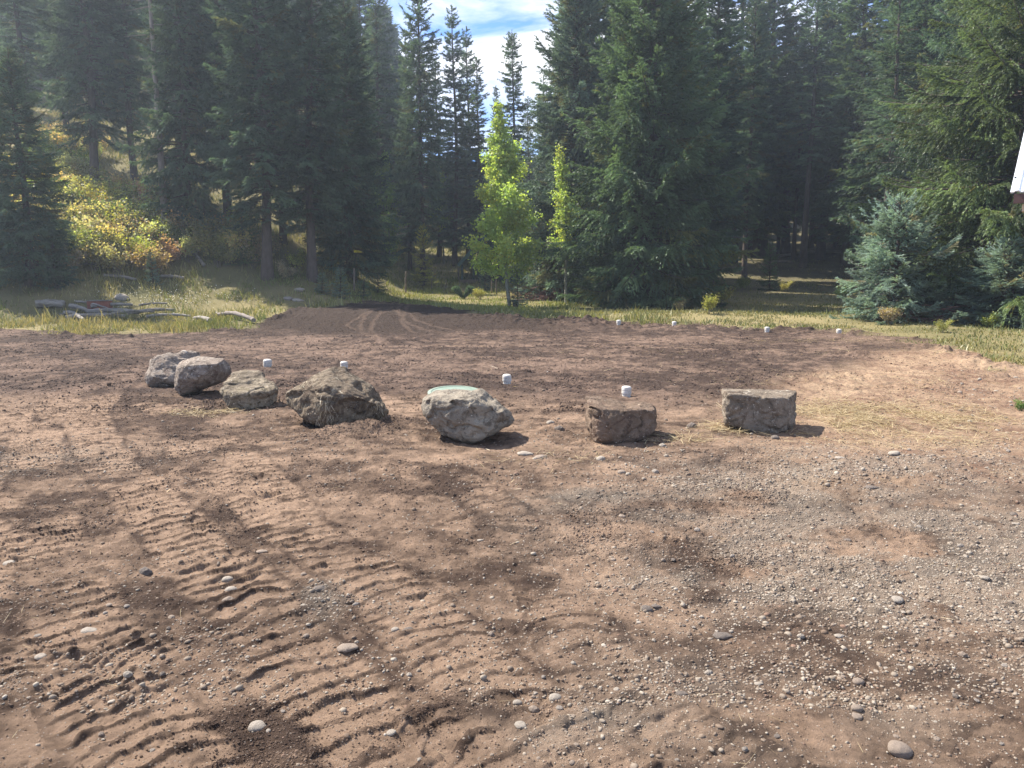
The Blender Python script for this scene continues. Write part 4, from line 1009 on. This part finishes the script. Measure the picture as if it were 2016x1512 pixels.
def far_wood():
    rng = np.random.default_rng(7); TV, TF = tuft_template(6, 3, .8, .22); P = []; D = []; paths = []
    for i in range(330):
        y = rng.uniform(92, 150); s = rng.uniform(-1.15, 1.15); x = s * y; z0 = g1(x, y); u = 1008 + s * F
        H = rng.uniform(15, 23)
        if 830 < u < 1090: H = min(H, CAMH + y * (200 / F) - z0)
        if 1410 < u < 1680: H *= .85
        if H < 3: continue
        n = 420; f = rng.uniform(.05, 1, n) ** .9; r_ = (1 - f) ** .6 * 2.6 * rng.uniform(.2, 1, n) ** .6; a = rng.uniform(0, 6.28, n)
        P.append(np.stack([x + r_ * np.cos(a), y + r_ * np.sin(a), z0 + f * H - .2 * r_], 1)); D.append(np.stack([np.cos(a), np.sin(a), -.3 + 0 * a], 1))
        t = np.linspace(0, 1, 4); paths.append(np.array([x, y, z0]) + np.array([0, 0, 1.]) * (t * H * .95)[:, None])
    P = np.vstack(P); D = unit(np.vstack(D) + rng.normal(0, .25, (len(P), 3))); Y = unit(np.cross(D, rng.normal(size=D.shape)))
    V, Fc = stamp(TV, TF, P, D, Y, np.cross(D, Y), rng.uniform(.5, .95, len(P))); V2, Q2 = tubes(np.array(paths), np.full((len(paths), 4), .2) * np.array([1, .7, .4, .1]), 5)
    t1 = np.concatenate([Q2[:, [0, 1, 2]], Q2[:, [0, 2, 3]]]); C = np.vstack([np.array([.06, .105, .062]) * rng.uniform(.7, 1.3, (len(P), 1)).repeat(len(TV), 0), np.full((len(V2), 3), .07)])
    V, Fc = merge([(V, Fc), (V2, t1)])
    tag(link('far_wood', np_mesh('far_wood', V, Fc, M_grass, C)), kind='stuff')
far_wood()

# ------------------------------------------------------------------ aspens
def leaf_template():
    a = np.array([(-.5, 0), (-.2, .42), (.25, .40), (.62, 0), (.25, -.40), (-.2, -.42)])
    V = np.column_stack([a, np.array([0, .08, .06, 0, .06, .08])]); return V, np.array([(0, 1, 4, 5), (1, 2, 3, 4)])
def make_aspen(seed, H, prof, n, leaf=.055, lean=0.0, trunk_r=.055, clear=.25, nb=38, multi=0):
    rng = np.random.default_rng(seed)
    def ax(z): return np.stack([lean * z + .08 * np.sin(z * .8 + seed), .05 * np.cos(z * .7 + seed), z], -1)
    zz = np.linspace(-.3, H, 16); parts = [tubes(ax(zz)[None], (trunk_r * (1 - np.clip(zz, 0, H) / H) ** .7 + .006)[None], 8)]
    P = []; ids = []
    fs = clear + (1 - clear) * np.sort(rng.uniform(0, 1, nb)) ** .9
    for i, f in enumerate(fs):
        rr = np.interp(f, [p[0] for p in prof], [p[1] for p in prof]) * rng.uniform(.4, 1.12)
        az = i * 2.4 + rng.uniform(-.4, .4); t = np.linspace(0, 1, 6); o = ax(np.array([f * H * .93]))[0]
        d = np.array([math.cos(az), math.sin(az), 0]); rise = rng.uniform(.35, .9)
        path = o + d * (rr * t)[:, None] + np.array([0, 0, 1]) * (rr * rise * t ** 1.3)[:, None] + rng.normal(0, .02, (6, 3)) * t[:, None]
        parts.append(tubes(path[None], (.014 * (1 - .8 * t))[None], 3))
        m = max(6, int(n / nb * (rr / .9)))
        tt = rng.uniform(.15, 1, m) ** .8; c = np.stack([np.interp(tt, t, path[:, k]) for k in range(3)], 1)
        cl = c + rng.normal(0, 1, (m, 3)) * np.array([.085, .085, .085]) * (1.0 + .6 * rr)
        P.append(cl); ids.append(np.full(m, i))
    m = int(n * .15); f = clear + (1 - clear) * rng.uniform(0, 1, m); P.append(ax(f * H) + rng.normal(0, .11, (m, 3))); ids.append(np.full(m, nb))
    P = np.vstack(P); ids = np.concatenate(ids); TV, TF = leaf_template()
    X, Y, Z = rand_axes(rng, len(P))
    V, Fc = stamp(TV, TF, P, X, Y, Z, leaf * rng.uniform(.75, 1.25, len(P)))
    b = rng.uniform(.75, 1.25, nb + 1)[ids] * rng.uniform(.8, 1.2, len(P)); yl = np.clip(rng.uniform(-.5, .4, nb + 1)[ids] + rng.normal(0, .25, len(P)), 0, 1)[:, None]
    C = (np.array([1., 1., 1.]) * (1 - yl) + np.array([1.8, 1.25, .8]) * yl) * b[:, None]
    return (V, Fc, np.repeat(C, len(TV), 0)), merge(parts)
def aspen(u, v, H, label, color, seed, prof, n, **kw):
    (V, Fc, C), (tv, tf) = make_aspen(seed, H, prof, n, **kw)
    x, y, z = hit(u, v); t = empty('aspen_tree', (x, y, z), label, 'aspen tree')
    link('trunk', np_mesh('trunk', tv, tf, M_aspen, smooth=True), t)
    c = link('crown', np_mesh('crown', V, Fc, M_leaf, C), t); c.color = (*color, 1); return t
top_h = lambda u, v, top: at(u, top, hit(u, v)[1])[2] - hit(u, v)[2]
LIME = (.33, .43, .13)
aspen(1003, 605, top_h(1003, 605, 205), 'bright lime-green aspen, the taller and fuller one with a pale trunk', LIME, 3, [(0, .6), (.2, 1.45), (.35, 1.7), (.5, 1.6), (.65, 1.1), (.8, .75), (.9, .35), (1, .12)], 19000, leaf=.086, lean=-.06, trunk_r=.075, clear=.15, nb=46)
aspen(1118, 600, top_h(1118, 600, 292), 'slender lime-green aspen, the shorter one to the right', LIME, 5, [(0, .3), (.25, .55), (.5, .8), (.75, .5), (1, .15)], 8500, leaf=.07, lean=-.06, trunk_r=.06, clear=.34, nb=40)
aspen(765, 515, top_h(765, 515, 300), 'green aspen in half shade beside the dark stand, left of the ragged spruce', (.22, .34, .11), 7, [(0, .3), (.3, 1.1), (.6, 1.0), (1, .2)], 6000, leaf=.09, clear=.1, nb=40)
aspen(872, 520, top_h(872, 520, 318), 'green aspen showing right of the ragged spruce', (.24, .36, .12), 8, [(0, .3), (.3, .8), (.6, .8), (1, .2)], 4000, leaf=.09, clear=.3, nb=30)
aspen(775, 520, top_h(775, 520, 420), 'low yellowish aspen sucker on the bank left of the sapling', (.22, .27, .06), 9, [(0, .4), (.4, .7), (1, .2)], 2200, leaf=.08, clear=.05, nb=20)

# ------------------------------------------------------------------ shrubs
def make_shrub(seed, Hs, Rs, n, leaf, stems=12):
    rng = np.random.default_rng(seed); TV, TF = leaf_template(); P = []; parts = []; ids = []
    t = np.linspace(0, 1, 5)
    for i in range(stems):
        az = rng.uniform(0, 6.28); r = Rs * rng.uniform(.2, 1) ; h = Hs * rng.uniform(.55, 1)
        path = np.array([rng.normal(0, .08), rng.normal(0, .08), -.05]) + np.stack([np.cos(az) * r * t ** 1.2, np.sin(az) * r * t ** 1.2, h * t ** .85], 1) + rng.normal(0, .02, (5, 3)) * t[:, None]
        parts.append(tubes(path[None], (.009 * (1 - .75 * t))[None], 3))
        m = n // stems; tt = rng.uniform(.3, 1, m) ** .7
        P.append(np.stack([np.interp(tt, t, path[:, k]) for k in range(3)], 1) + rng.normal(0, .12, (m, 3)) * np.array([Rs, Rs, Hs * .6])); ids.append(np.full(m, i))
    P = np.vstack(P); P[:, 2] = np.abs(P[:, 2]); ids = np.concatenate(ids); X, Y, Z = rand_axes(rng, len(P))
    V, Fc = stamp(TV, TF, P, X, Y, Z, leaf * rng.uniform(.6, 1.3, len(P)))
    b = rng.uniform(.6, 1.4, stems)[ids] * rng.uniform(.75, 1.25, len(P)); q = np.clip(rng.normal(.3, .35, len(P)) + rng.uniform(-.3, .3, stems)[ids], 0, 1)[:, None]
    C = (np.array([1., 1., 1.]) * (1 - q) + np.array([1.1, .85, .75]) * q) * b[:, None]
    return np_mesh('foliage', V, Fc, M_leaf, np.repeat(C, len(TV), 0)), np_mesh('stem', *merge(parts), M_post)
SH = [make_shrub(50 + i, 1.3, .9, 1500, .065) for i in range(4)]
def shrub(u, v, size, color, label, group=None, depth=None, tall=1.0):
    x, y, z = hit(u, v) if depth is None else (ray(u, v)[0] * depth, depth, g1(ray(u, v)[0] * depth, depth))
    t = empty('shrub', (x, y, z - .03), label, 'shrub', group, random.uniform(0, 6.28), (size, size, size * tall))
    f, s = SH[random.randrange(4)]
    c = link('foliage', f, t); c.color = (*[k * random.uniform(.85, 1.15) for k in color], 1); link('stem', s, t)
GOLD = (.42, .40, .22); YGR = (.30, .33, .10); RUST = (.34, .28, .18); DGR = (.14, .18, .07)
random.seed(5)
# shrubs on the left slope
rng = np.random.default_rng(31)
gl = 'yellowing shrubs on the left slope'
for i in range(215):
    u = rng.uniform(-60, 520) if i < 120 else rng.uniform(85, 320); lo = 290 if u < 200 else (400 if u < 330 else 470)
    v = rng.uniform(lo, 545 if u < 330 else 530)
    if u > 200 and v > 520 and u < 350 and rng.uniform() < .7: continue
    side = 'at the photo edge beside the left-edge spruce' if u < 20 else 'close behind the left-edge spruce' if u < 110 else 'on the slope below the bare-stemmed spruce' if u < 215 else 'on the slope just left of the dead trunk' if u < 330 else 'right of the dead trunk' if u < 420 else 'left of the straight thick trunk'
    colr, cn = ((GOLD, 'golden'), (YGR, 'yellow-green'), (GOLD, 'golden'), (RUST, 'rusty'), (DGR, 'dull green'))[int(rng.integers(0, 5))]
    lvl = 'high' if v < 380 else 'midway up' if v < 460 else 'low'
    sz = rng.uniform(.6, 1.2) * (1.15 if u < 110 else 1)
    shrub(u, v, sz, colr, f"{'large' if sz > .95 else 'small'} {cn} shrub, {lvl} {side}", f'shrubs {side}')
for a in [(100, 320, 1.5, GOLD, 'golden shrub with reddish tips high at the far left'), (10, 500, 1.4, GOLD, 'large golden shrub cut by the left edge'),
          (430, 520, 1.2, YGR, 'yellow-green shrub in front of the shaded spruce base'), (590, 530, .7, YGR, 'low yellow-green shrub between the two thick trunks'),
          (560, 552, .6, RUST, 'rusty low shrub at the foot of the thick straight trunk'),
          (905, 500, .8, DGR, 'green shrub near the cabin porch'), (740, 505, .9, GOLD, 'dry golden shrub on the bank by the dark stand'), (700, 520, .8, YGR, 'yellow-green shrub at the foot of the bank'),
          (790, 505, .7, GOLD, 'dry golden shrub behind the sapling'), (945, 590, .45, YGR, 'bright yellow-green low shrub left of the aspen trunk'), (893, 577, .35, RUST, 'small pinkish dry shrub in the meadow'),
          (1120, 560, 1.0, GOLD, 'dry golden brush behind the slender aspen'), (1415, 605, .75, YGR, 'yellow-green shrub right of the huge spruce shadow'), (1395, 618, .5, YGR, 'low yellow shrub in dry grass at right'),
          (1340, 612, .4, RUST, 'rusty weeds in front of the dark shade'), (1460, 575, .7, DGR, 'green shrub beside the bright young spruce'), (1545, 575, .5, YGR, 'pale yellow shrub right of the bright young spruce'),
          (1655, 590, .55, GOLD, 'yellow shrub left of the silvery blue spruce'), (1752, 640, .45, RUST, 'rusty dry weed clump in front of the blue spruces'), (1745, 618, .38, YGR, 'pale yellow-leaved sprig before the blue spruces'),
          (1855, 655, .3, YGR, 'low yellow sprig in the grass at the right'), (1950, 645, .35, YGR, 'yellow-green weeds under the right-edge blue spruce'), (1995, 630, .35, YGR, 'yellow sprigs at the far right edge'),
          (2012, 808, .12, (.12, .22, .05), 'small bright green weed at the right edge on the rubble')]: shrub(*a)

# V-shaped dark juniper in the meadow
def vplant():
    rng = np.random.default_rng(3); x, y, z = hit(912, 588); sc = 36 / F * y
    pos = []; d = []
    for i in range(1300):
        sd = rng.choice([-1, 1]); t = rng.uniform(0, 1); a = sd * rng.uniform(.30, .95)
        pos.append((math.sin(a) * t * .75, rng.normal(0, .12) * t, math.cos(a) * t * .75 * (.75 + .4 * abs(a)))); d.append((math.sin(a) + rng.normal(0, .25), rng.normal(0, .3), math.cos(a)))
    pos = np.array(pos) * sc * 1.0; d = unit(np.array(d)); TV, TF = tuft_template(5, 9); Y = unit(np.cross(d, rng.normal(size=d.shape)))
    V, Fc = stamp(TV, TF, pos, d, Y, np.cross(d, Y), rng.uniform(.07, .12, len(pos)))
    t = empty('juniper_bush', (x, y, z), 'dark V-shaped bushy evergreen in the small meadow', 'bush')
    c = link('foliage', np_mesh('foliage', V, Fc, M_needle, np.ones((len(V), 3)) * rng.uniform(.7, 1.3, (len(V), 1))), t); c.color = (*GREEN, 1)
    tt = np.linspace(0, 1, 3); pp = np.array([[np.array([math.sin(a) * k * .45 * sc, 0, math.cos(a) * k * .45 * sc]) for k in tt] for a in (-.7, -.4, .4, .7)])
    link('stem', np_mesh('stem', *tubes(pp, np.full((4, 3), .018), 5), M_bark), t)
vplant()

# ------------------------------------------------------------------ grass
def scatter_grass():
    rng = np.random.default_rng(61); n = 420000
    y = 12 + (62 - 12) * rng.uniform(0, 1, n) ** 1.2; s = rng.uniform(-.78, .78, n); x = s * y
    _, dirt, _, _, _ = ground_detail(x, y)
    dn = sstep(-.3, .35, fbm(x / 1.1, y / 1.1, 401, 4))
    forest = sstep(30, 37, y) * sstep(8, 12, x)
    shade = np.exp(-(((x - 6.2) / 3.6) ** 2 + ((y - 34.5) / 3.0) ** 2))
    keep = (dirt < .97 * rng.uniform(size=n) ** .7 + .02) & (rng.uniform(size=n) < (.08 + .92 * dn) * (1 - .85 * forest) * (1 - shade) * (1 - .62 * sstep(7, 10, x) * sstep(26, 22, y)))
    x, y = x[keep], y[keep]; n = len(x); z = gz(x, y) - .01
    meadow = np.exp(-(((x + 1.5) / 6) ** 2 + ((y - 34) / 9) ** 2))
    Lg = rng.uniform(.06, .26, n) * (1 - .55 * meadow) * (.5 + .9 * vn(x / 1.0, y / 1.0, 405)) * (1 - .5 * sstep(2, 6, x)) * (1 + .9 * (rng.uniform(size=n) < .06)) * (1 - .35 * sstep(7, 10, x) * sstep(26, 22, y))
    up = unit(np.stack([rng.normal(0, .35, n), rng.normal(0, .35, n), np.ones(n)], 1))
    V, Q = strips(rng, np.stack([x, y, z], 1), Lg, .0065 + .00022 * y + 0 * x, 0, .22, up)
    g = np.clip(.5 + .8 * fbm(x / 1.6, y / 1.6, 411, 4) + rng.normal(0, .25, n), 0, 1)[:, None]
    C = np.array([.10, .14, .035]) * (1 - g) + np.array([.32, .28, .13]) * g
    mg = meadow[:, None]; C = C * (1 - .7 * mg) + np.array([.27, .32, .08]) * .7 * mg  # greener meadow grass, its tint also brightened to stand in for sunlight
    rightdry = (sstep(8, 3, np.abs(y - 26)) * sstep(2, 6, x) * .5)[:, None]; C = C * (1 - rightdry) + np.array([.20, .205, .10]) * rightdry
    C *= rng.uniform(.75, 1.25, (n, 1))
    print('grass', n)
    tag(link('grass', np_mesh('grass', V, Q, M_grass, np.repeat(C, 6, 0))), kind='stuff')
    # tiny white daisies in the grass round the woodpile
    m = 420; u = rng.normal(330, 75, m); v = rng.normal(598, 13, m); P = []
    for a, b in zip(u, v):
        if 555 < b < 640: P.append(hit(a, b))
    P = np.array(P); P[:, 2] += rng.uniform(.12, .26, len(P)); TV, TF = leaf_template(); X, Y, Z = rand_axes(rng, len(P))
    V, Fc = stamp(TV, TF, P, X, Y, Z, rng.uniform(.02, .034, len(P)))
    tag(link('wildflowers', np_mesh('wildflowers', V, Fc, M_grass, np.ones((len(V), 3)) * .75)), kind='stuff')
scatter_grass()

# ------------------------------------------------------------------ logs, woodpile, fence, twigs
def log(name, p0, p1, r0, r1, label, cat, mt, group=None, seed=0, bend=.04):
    rng = np.random.default_rng(seed); p0 = np.array(p0); p1 = np.array(p1); n = 12; t = np.linspace(0, 1, n)
    Pp = p0 + (p1 - p0) * t[:, None]; ln = np.linalg.norm(p1 - p0); Pp[:, 2] += bend * ln * np.sin(t * math.pi); Pp += rng.normal(0, .012 * ln * .3, (n, 3))
    rr = (r0 + (r1 - r0) * t) * rng.uniform(.92, 1.08, n)
    V, Q = tubes(Pp[None], rr[None], 12)
    V = V + (rng.normal(0, .004, V.shape))
    c = Pp.mean(0); mb = MB(); mb.add(V - c, Q.tolist()); mb.f.append(tuple(range(11, -1, -1))); mb.f.append(tuple(range((n - 1) * 12, n * 12)))
    o = link(name, mb.mesh(name, mt, True)); o.location = c; return tag(o, label, cat, group)
def onp(u, v, dz=0.0):
    x, y, z = hit(u, v); return (x, y, z + dz)
log('log', onp(72, 607, .13), onp(128, 607, .12), .13, .13, 'thick weathered grey log lying in the grass left of the woodpile', 'log', M_wood, seed=1)
pile = [((132, 634), (250, 632), .07, .14, 'long pale pole along the front bottom of the woodpile'), ((175, 627), (275, 627), .09, .20, 'thick pale log across the middle of the woodpile'),
        ((128, 622), (165, 636), .07, .10, 'short pole slanting down at the left end of the pile'), ((140, 616), (178, 628), .08, .22, 'short thick pole slanting over the left of the pile'),
        ((250, 628), (345, 620), .06, .16, 'pole tapering to the right over the pile'), ((275, 616), (330, 612), .04, .25, 'thin pole on top at the right of the pile'),
        ((180, 621), (262, 617), .06, .28, 'pole lying along the top of the woodpile'), ((200, 636), (305, 626), .04, .2, 'thin bent pole crossing the front of the pile'),
        ((290, 629), (375, 628), .05, .09, 'low grey pole at the right of the woodpile'), ((150, 612), (215, 626), .035, .3, 'thin stick poking diagonally out of the woodpile'),
        ((118, 626), (150, 624), .04, .1, 'stub end of wood at the far left of the woodpile')]
for i, (a, b, r, dz, lab) in enumerate(pile): log('log', onp(*a, dz), onp(*b, dz), r, r * .7, lab, 'log', M_wood, 'weathered poles in the woodpile', 10 + i)
log('log', onp(382, 633, .09), onp(414, 637, .09), .05, .07, 'short log with a dark cut end right of the woodpile', 'log', M_wood, seed=31)
log('log', onp(430, 626, .12), onp(500, 638, .10), .05, .065, 'broken log with a reddish rotten end near the dirt edge', 'log', M_dead, seed=32)
log('log', onp(378, 505, .2), onp(402, 528, .1), .07, .06, 'fallen pale pole slanting on the slope below the dark spruces', 'log', M_wood, seed=33)
log('log', onp(205, 548, .1), onp(268, 556, .1), .05, .05, 'fallen pale pole on the open slope above the woodpile', 'log', M_wood, seed=34)
log('log', onp(318, 548, .08), onp(362, 552, .08), .06, .05, 'short fallen pole right of the lone small spruce', 'log', M_wood, seed=35)
log('log', onp(1535, 508, .15), onp(1700, 505, .15), .12, .09, 'fallen log across the forest floor behind the trunk pair', 'log', M_wood, seed=36)
log('log', onp(1505, 520, .12), onp(1560, 520, .12), .1, .09, 'fallen log on the forest floor left of the trunk pair', 'log', M_post, seed=37)
log('log', onp(1110, 563, .2), onp(1125, 563, .2), .05, .05, 'pale short pole end under the huge spruce boughs', 'log', M_wood, seed=38)
# weathered red-brown box beside the woodpile
x, y, z = hit(198, 618)
t = empty('crate', (x, y, z), 'open red-brown wooden box standing behind the woodpile', 'box', rz=R(12))
wd_ = 40 / F * y; ht = 22 / F * y
link('side_panel', MB().box((0, -.16, ht / 2 + .05), (wd_, .03, ht)).mesh('side_panel', M_red), t)
link('side_panel', MB().box((0, .16, ht / 2 + .05), (wd_, .03, ht)).mesh('side_panel', M_red), t)
for sg in (-1, 1): link('end_panel', MB().box((sg * (wd_ / 2 - .018), 0, ht / 2 + .05), (.03, .288, ht - .01)).mesh('end_panel', M_red), t)
link('rim', MB().box((0, -.17, ht + .065), (wd_ + .04, .06, .025)).box((0, .17, ht + .065), (wd_ + .04, .06, .025)).mesh('rim', M_wood), t)
# wire fence posts
for i, (u, v, top, lean_) in enumerate([(798, 578, 535, .05), (903, 556, 528, 0), (697, 572, 528, .03), (850, 572, 548, 0), (877, 572, 552, .1), (945, 575, 548, 0), (968, 578, 550, 0), (977, 580, 548, 0), (1037, 545, 525, 0)]):
    x, y, z = hit(u, v); h = at(u, top, y)[2] - z
    labs = ['leaning fence post nearest the dark mound, in the meadow', 'slim fence post below the cabin porch', 'fence post beside the small spruce pair', 'thin short stake right of the sapling', 'thin leaning stake in the middle of the meadow',
            'thin stake left of the aspen', 'dark stake just left of the aspen trunk', 'darker stake nearest the aspen trunk', 'pale stake right of the young spruce by the aspen']
    o = log('fence_post', (x, y, z - .2), (x + lean_ * h, y, z + h), .045 if i < 3 else .03, .04 if i < 3 else .025, labs[i], 'fence post', M_post, 'fence posts in the small meadow', 60 + i, 0)
# brush pile and loose twigs
def twig_heap(u, v, n, sx, ln, label, matl, seed):
    rng = np.random.default_rng(seed); x, y, z = hit(u, v); a = rng.uniform(-.5, .5, n) + rng.choice([0, math.pi], n); t = np.linspace(0, 1, 4)
    c = np.stack([rng.normal(0, sx, n), rng.normal(0, .35, n), np.abs(rng.normal(.15, .15, n))], 1)
    d = np.stack([np.cos(a), np.sin(a) * .6, rng.normal(0, .25, n)], 1); L_ = rng.uniform(.5, 1, n) * ln
    Pp = c[:, None] + d[:, None] * (L_[:, None] * (t - .5))[..., None] + rng.normal(0, .02, (n, 4, 3)); Pp[..., 2] = np.maximum(Pp[..., 2], .02)
    o = link('brush_pile', np_mesh('brush_pile', *tubes(Pp, np.full((n, 4), .009) * rng.uniform(.5, 1.5, (n, 1)), 4), matl)); o.location = (x, y, z); tag(o, label, 'brush pile')
M_twig = simple('red_twigs', (.16, .085, .07), .9, .4, 10)
twig_heap(1085, 590, 420, .75, 1.0, 'heap of reddish dry twigs between the two aspens and the huge spruce', M_twig, 1)
twig_heap(1880, 632, 300, .9, 1.0, 'reddish dry brush under the right-hand blue spruces', M_twig, 2)
log('stump', onp(1014, 606, -.05), (onp(1014, 606)[0], onp(1014, 606)[1], onp(1014, 606)[2] + .28), .11, .10, 'small dark stump at the foot of the aspen', 'stump', M_bark, seed=70, bend=0)

# ------------------------------------------------------------------ cabin
M_gwall = simple('green_boards', (.030, .060, .050), .8, .25, 6, .01, 8, stretch=(8, 8, .4))
M_groof = simple('green_metal', (.035, .085, .065), .5, .15, 5)
M_trim = simple('pale_trim', (.42, .47, .46), .5, .1, 5)
M_dark = simple('dark_opening', (.012, .014, .016), .4, .1, 5)
def cabin():
    D = 44.0; x0 = at(940, 540, D)[0]; x1 = at(1050, 540, D)[0]; zb = g1((x0 + x1) / 2, D) - .1
    W = x1 - x0; cx = (x0 + x1) / 2; dep = 5.0
    t = empty('cabin', (cx, D, zb), 'small dark green cabin half hidden behind the aspen', 'cabin')
    he = at(0, 505, D)[2] - zb; hp = at(0, 425, D)[2] - zb; h = W / 2
    mb = MB().add([(-h, 0, 0), (h, 0, 0), (h, 0, he), (0, 0, hp), (-h, 0, he), (-h, dep, 0), (h, dep, 0), (h, dep, he), (0, dep, hp), (-h, dep, he)],
                  [(0, 1, 2, 3, 4), (9, 8, 7, 6, 5), (1, 6, 7, 2), (5, 0, 4, 9)]); link('wall', mb.mesh('wall', M_gwall), t)
    def slab(a, b, th, y0, y1, m, nm):
        a = np.array(a); b = np.array(b); d = b - a; nn = np.array([-d[1], d[0]]); nn = nn / np.linalg.norm(nn) * th
        if nn[1] < 0: nn = -nn
        q = [a, b, b + nn, a + nn]; V = [(p[0], yy, p[1]) for yy in (y0, y1) for p in q]
        return link(nm, MB().add(V, [(3, 2, 1, 0), (4, 5, 6, 7), (0, 1, 5, 4), (1, 2, 6, 5), (2, 3, 7, 6), (3, 0, 4, 7)]).mesh(nm, m), t)
    sl_ = (hp - he) / h
    slab((0, hp + .004), (h + .35, he - .35 * sl_ + .004), .10, -.5, dep + .3, M_groof, 'roof'); slab((-h - 1.0, he - .45), (0, hp + .004), .10, -.5, dep + .3, M_groof, 'roof')
    slab((.02, hp - .12), (h + .36, he - .36 * sl_ - .12), .22, -.56, -.505, M_trim, 'rake_board')
    slab((-h - 1.0, he - .57), (-.02, hp - .12), .18, -.56, -.505, M_groof, 'rake_board')
    for px in (-h - .85, -h - .2): link('porch_post', MB().box((px, -.35, (he - .4) / 2), (.12, .12, he - .5)).mesh('porch_post', M_gwall), t)
    link('porch_floor', MB().box((-h - .5, .8, .18), (1.1, 2.6, .2)).mesh('porch_floor', M_post), t)
    f = link('window', MB().box((.45, -.03, 1.25), (.06, .05, 1.0)).box((1.0, -.03, 1.25), (.06, .05, 1.0)).box((.725, -.03, 1.77), (.61, .05, .06)).box((.725, -.03, .73), (.61, .05, .06)).mesh('window', simple('cream_frame', (.5, .48, .33), .6, .1)), t)
    link('pane', MB().box((.725, -.012, 1.25), (.49, .02, .96)).mesh('pane', M_dark), f)
    link('door', MB().box((-.7, -.02, 1.0), (.85, .04, 2.0)).mesh('door', M_dark), t)
cabin()

# ------------------------------------------------------------------ building corner at the right edge
def shed():
    th = R(38); p = at(1989, 378, 14.0); hd = np.array([math.sin(th), math.cos(th), .9]); ev = np.array([math.cos(th), -math.sin(th), 0]); up = np.cross(ev, hd); up /= np.linalg.norm(up)
    if up[2] < 0: up = -up
    o = np.array(p); t = empty('outbuilding', (p[0], p[1], 0), 'corner of a building with a white ribbed metal roof at the right edge', 'building')
    o = o - np.array([p[0], p[1], 0]); Ln = 4.5; Wd = 6.0
    # ribbed sheet: profile along the eave, swept up the slope
    prof = []; k = 0.0
    while k < Wd:
        prof += [(k, 0), (k + .05, .0), (k + .075, .03), (k + .125, .03), (k + .15, 0)]; prof += [(k + .19, 0), (k + .2, .006), (k + .21, 0)]; k += .23
    V = []; 
    for e, hh in prof:
        a = o + ev * e + up * hh; V += [a, a + hd * Ln]
    n = len(prof); Fc = [(2 * i, 2 * i + 2, 2 * i + 3, 2 * i + 1) for i in range(n - 1)]
    b = len(V); V2 = [v_ - up * .03 for v_ in V]; V += V2; Fc += [(b + 2 * i + 1, b + 2 * i + 3, b + 2 * i + 2, b + 2 * i) for i in range(n - 1)] + [(0, 1, b + 1, b)]
    Fc += [(2 * i + 2, 2 * i, b + 2 * i, b + 2 * i + 2) for i in range(n - 1)]
    M_rf = simple('white_metal_roof', (.62, .66, .70), .35, .06, 3, metal=0.0, spec=.6)
    link('roof', MB().add(V, Fc).mesh('roof', M_rf), t)
    sc_ = MB()
    for q in (.3, 1.25, 2.2): 
        c = o + ev * .03 + hd * q + up * .01; sc_.box(c, (.025, .025, .02))
    link('screw', sc_.mesh('screw', M_dark), t)
    def beam(a, b, hgt, dp, m, nm):
        a = np.array(a); b = np.array(b); d = b - a; nn = np.array([d[1], -d[0], 0]); nn = nn / np.linalg.norm(nn) * dp
        V = []
        for q in (a, b): V += [q, q + nn, q + nn - np.array([0, 0, hgt]), q - np.array([0, 0, hgt])]
        return link(nm, MB().add(V, [(0, 1, 2, 3), (7, 6, 5, 4), (0, 4, 5, 1), (1, 5, 6, 2), (2, 6, 7, 3), (3, 7, 4, 0)]).mesh(nm, m), t)
    M_fas = simple('brown_fascia', (.085, .045, .038), .6, .15)
    e0 = o + ev * .06 - np.array([0, 0, .035]) - 0 * hd
    beam(e0, e0 + ev * (Wd - .1), .17, -.04, M_fas, 'fascia')
    hf = np.array([math.sin(th), math.cos(th), 0])
    w0 = o + ev * 1.1 + hf * 1.2 - np.array([0, 0, .05]); M_w = simple('tan_siding', (.34, .27, .20), .8, .1)
    beam(w0, w0 + ev * (Wd - 1.6), 2.9, -.15, M_w, 'wall')
    c = o + ev * .24 + hf * .16; link('beam_end', MB().box((c[0] + hf[0] * .5, c[1] + hf[1] * .5, o[2] - .28), (.10, 1.1, .13), -th).mesh('beam_end', M_w), t)
shed()

# ------------------------------------------------------------------ air
def added_haze():  # thin scattering volume, added to lift the dark tones of the forest
    m = mat('air'); out = N(m, 'ShaderNodeOutputMaterial'); v = N(m, 'ShaderNodeVolumePrincipled')
    v.inputs['Color'].default_value = (.74, .86, 1.0, 1); v.inputs['Density'].default_value = .0012; v.inputs['Anisotropy'].default_value = .45
    LK(m, v.outputs[0], out.inputs['Volume'])
    o = link('added_haze', MB().box((0, 60, 18), (420, 260, 44)).mesh('added_haze', m)); tag(o, kind='stuff')
added_haze()
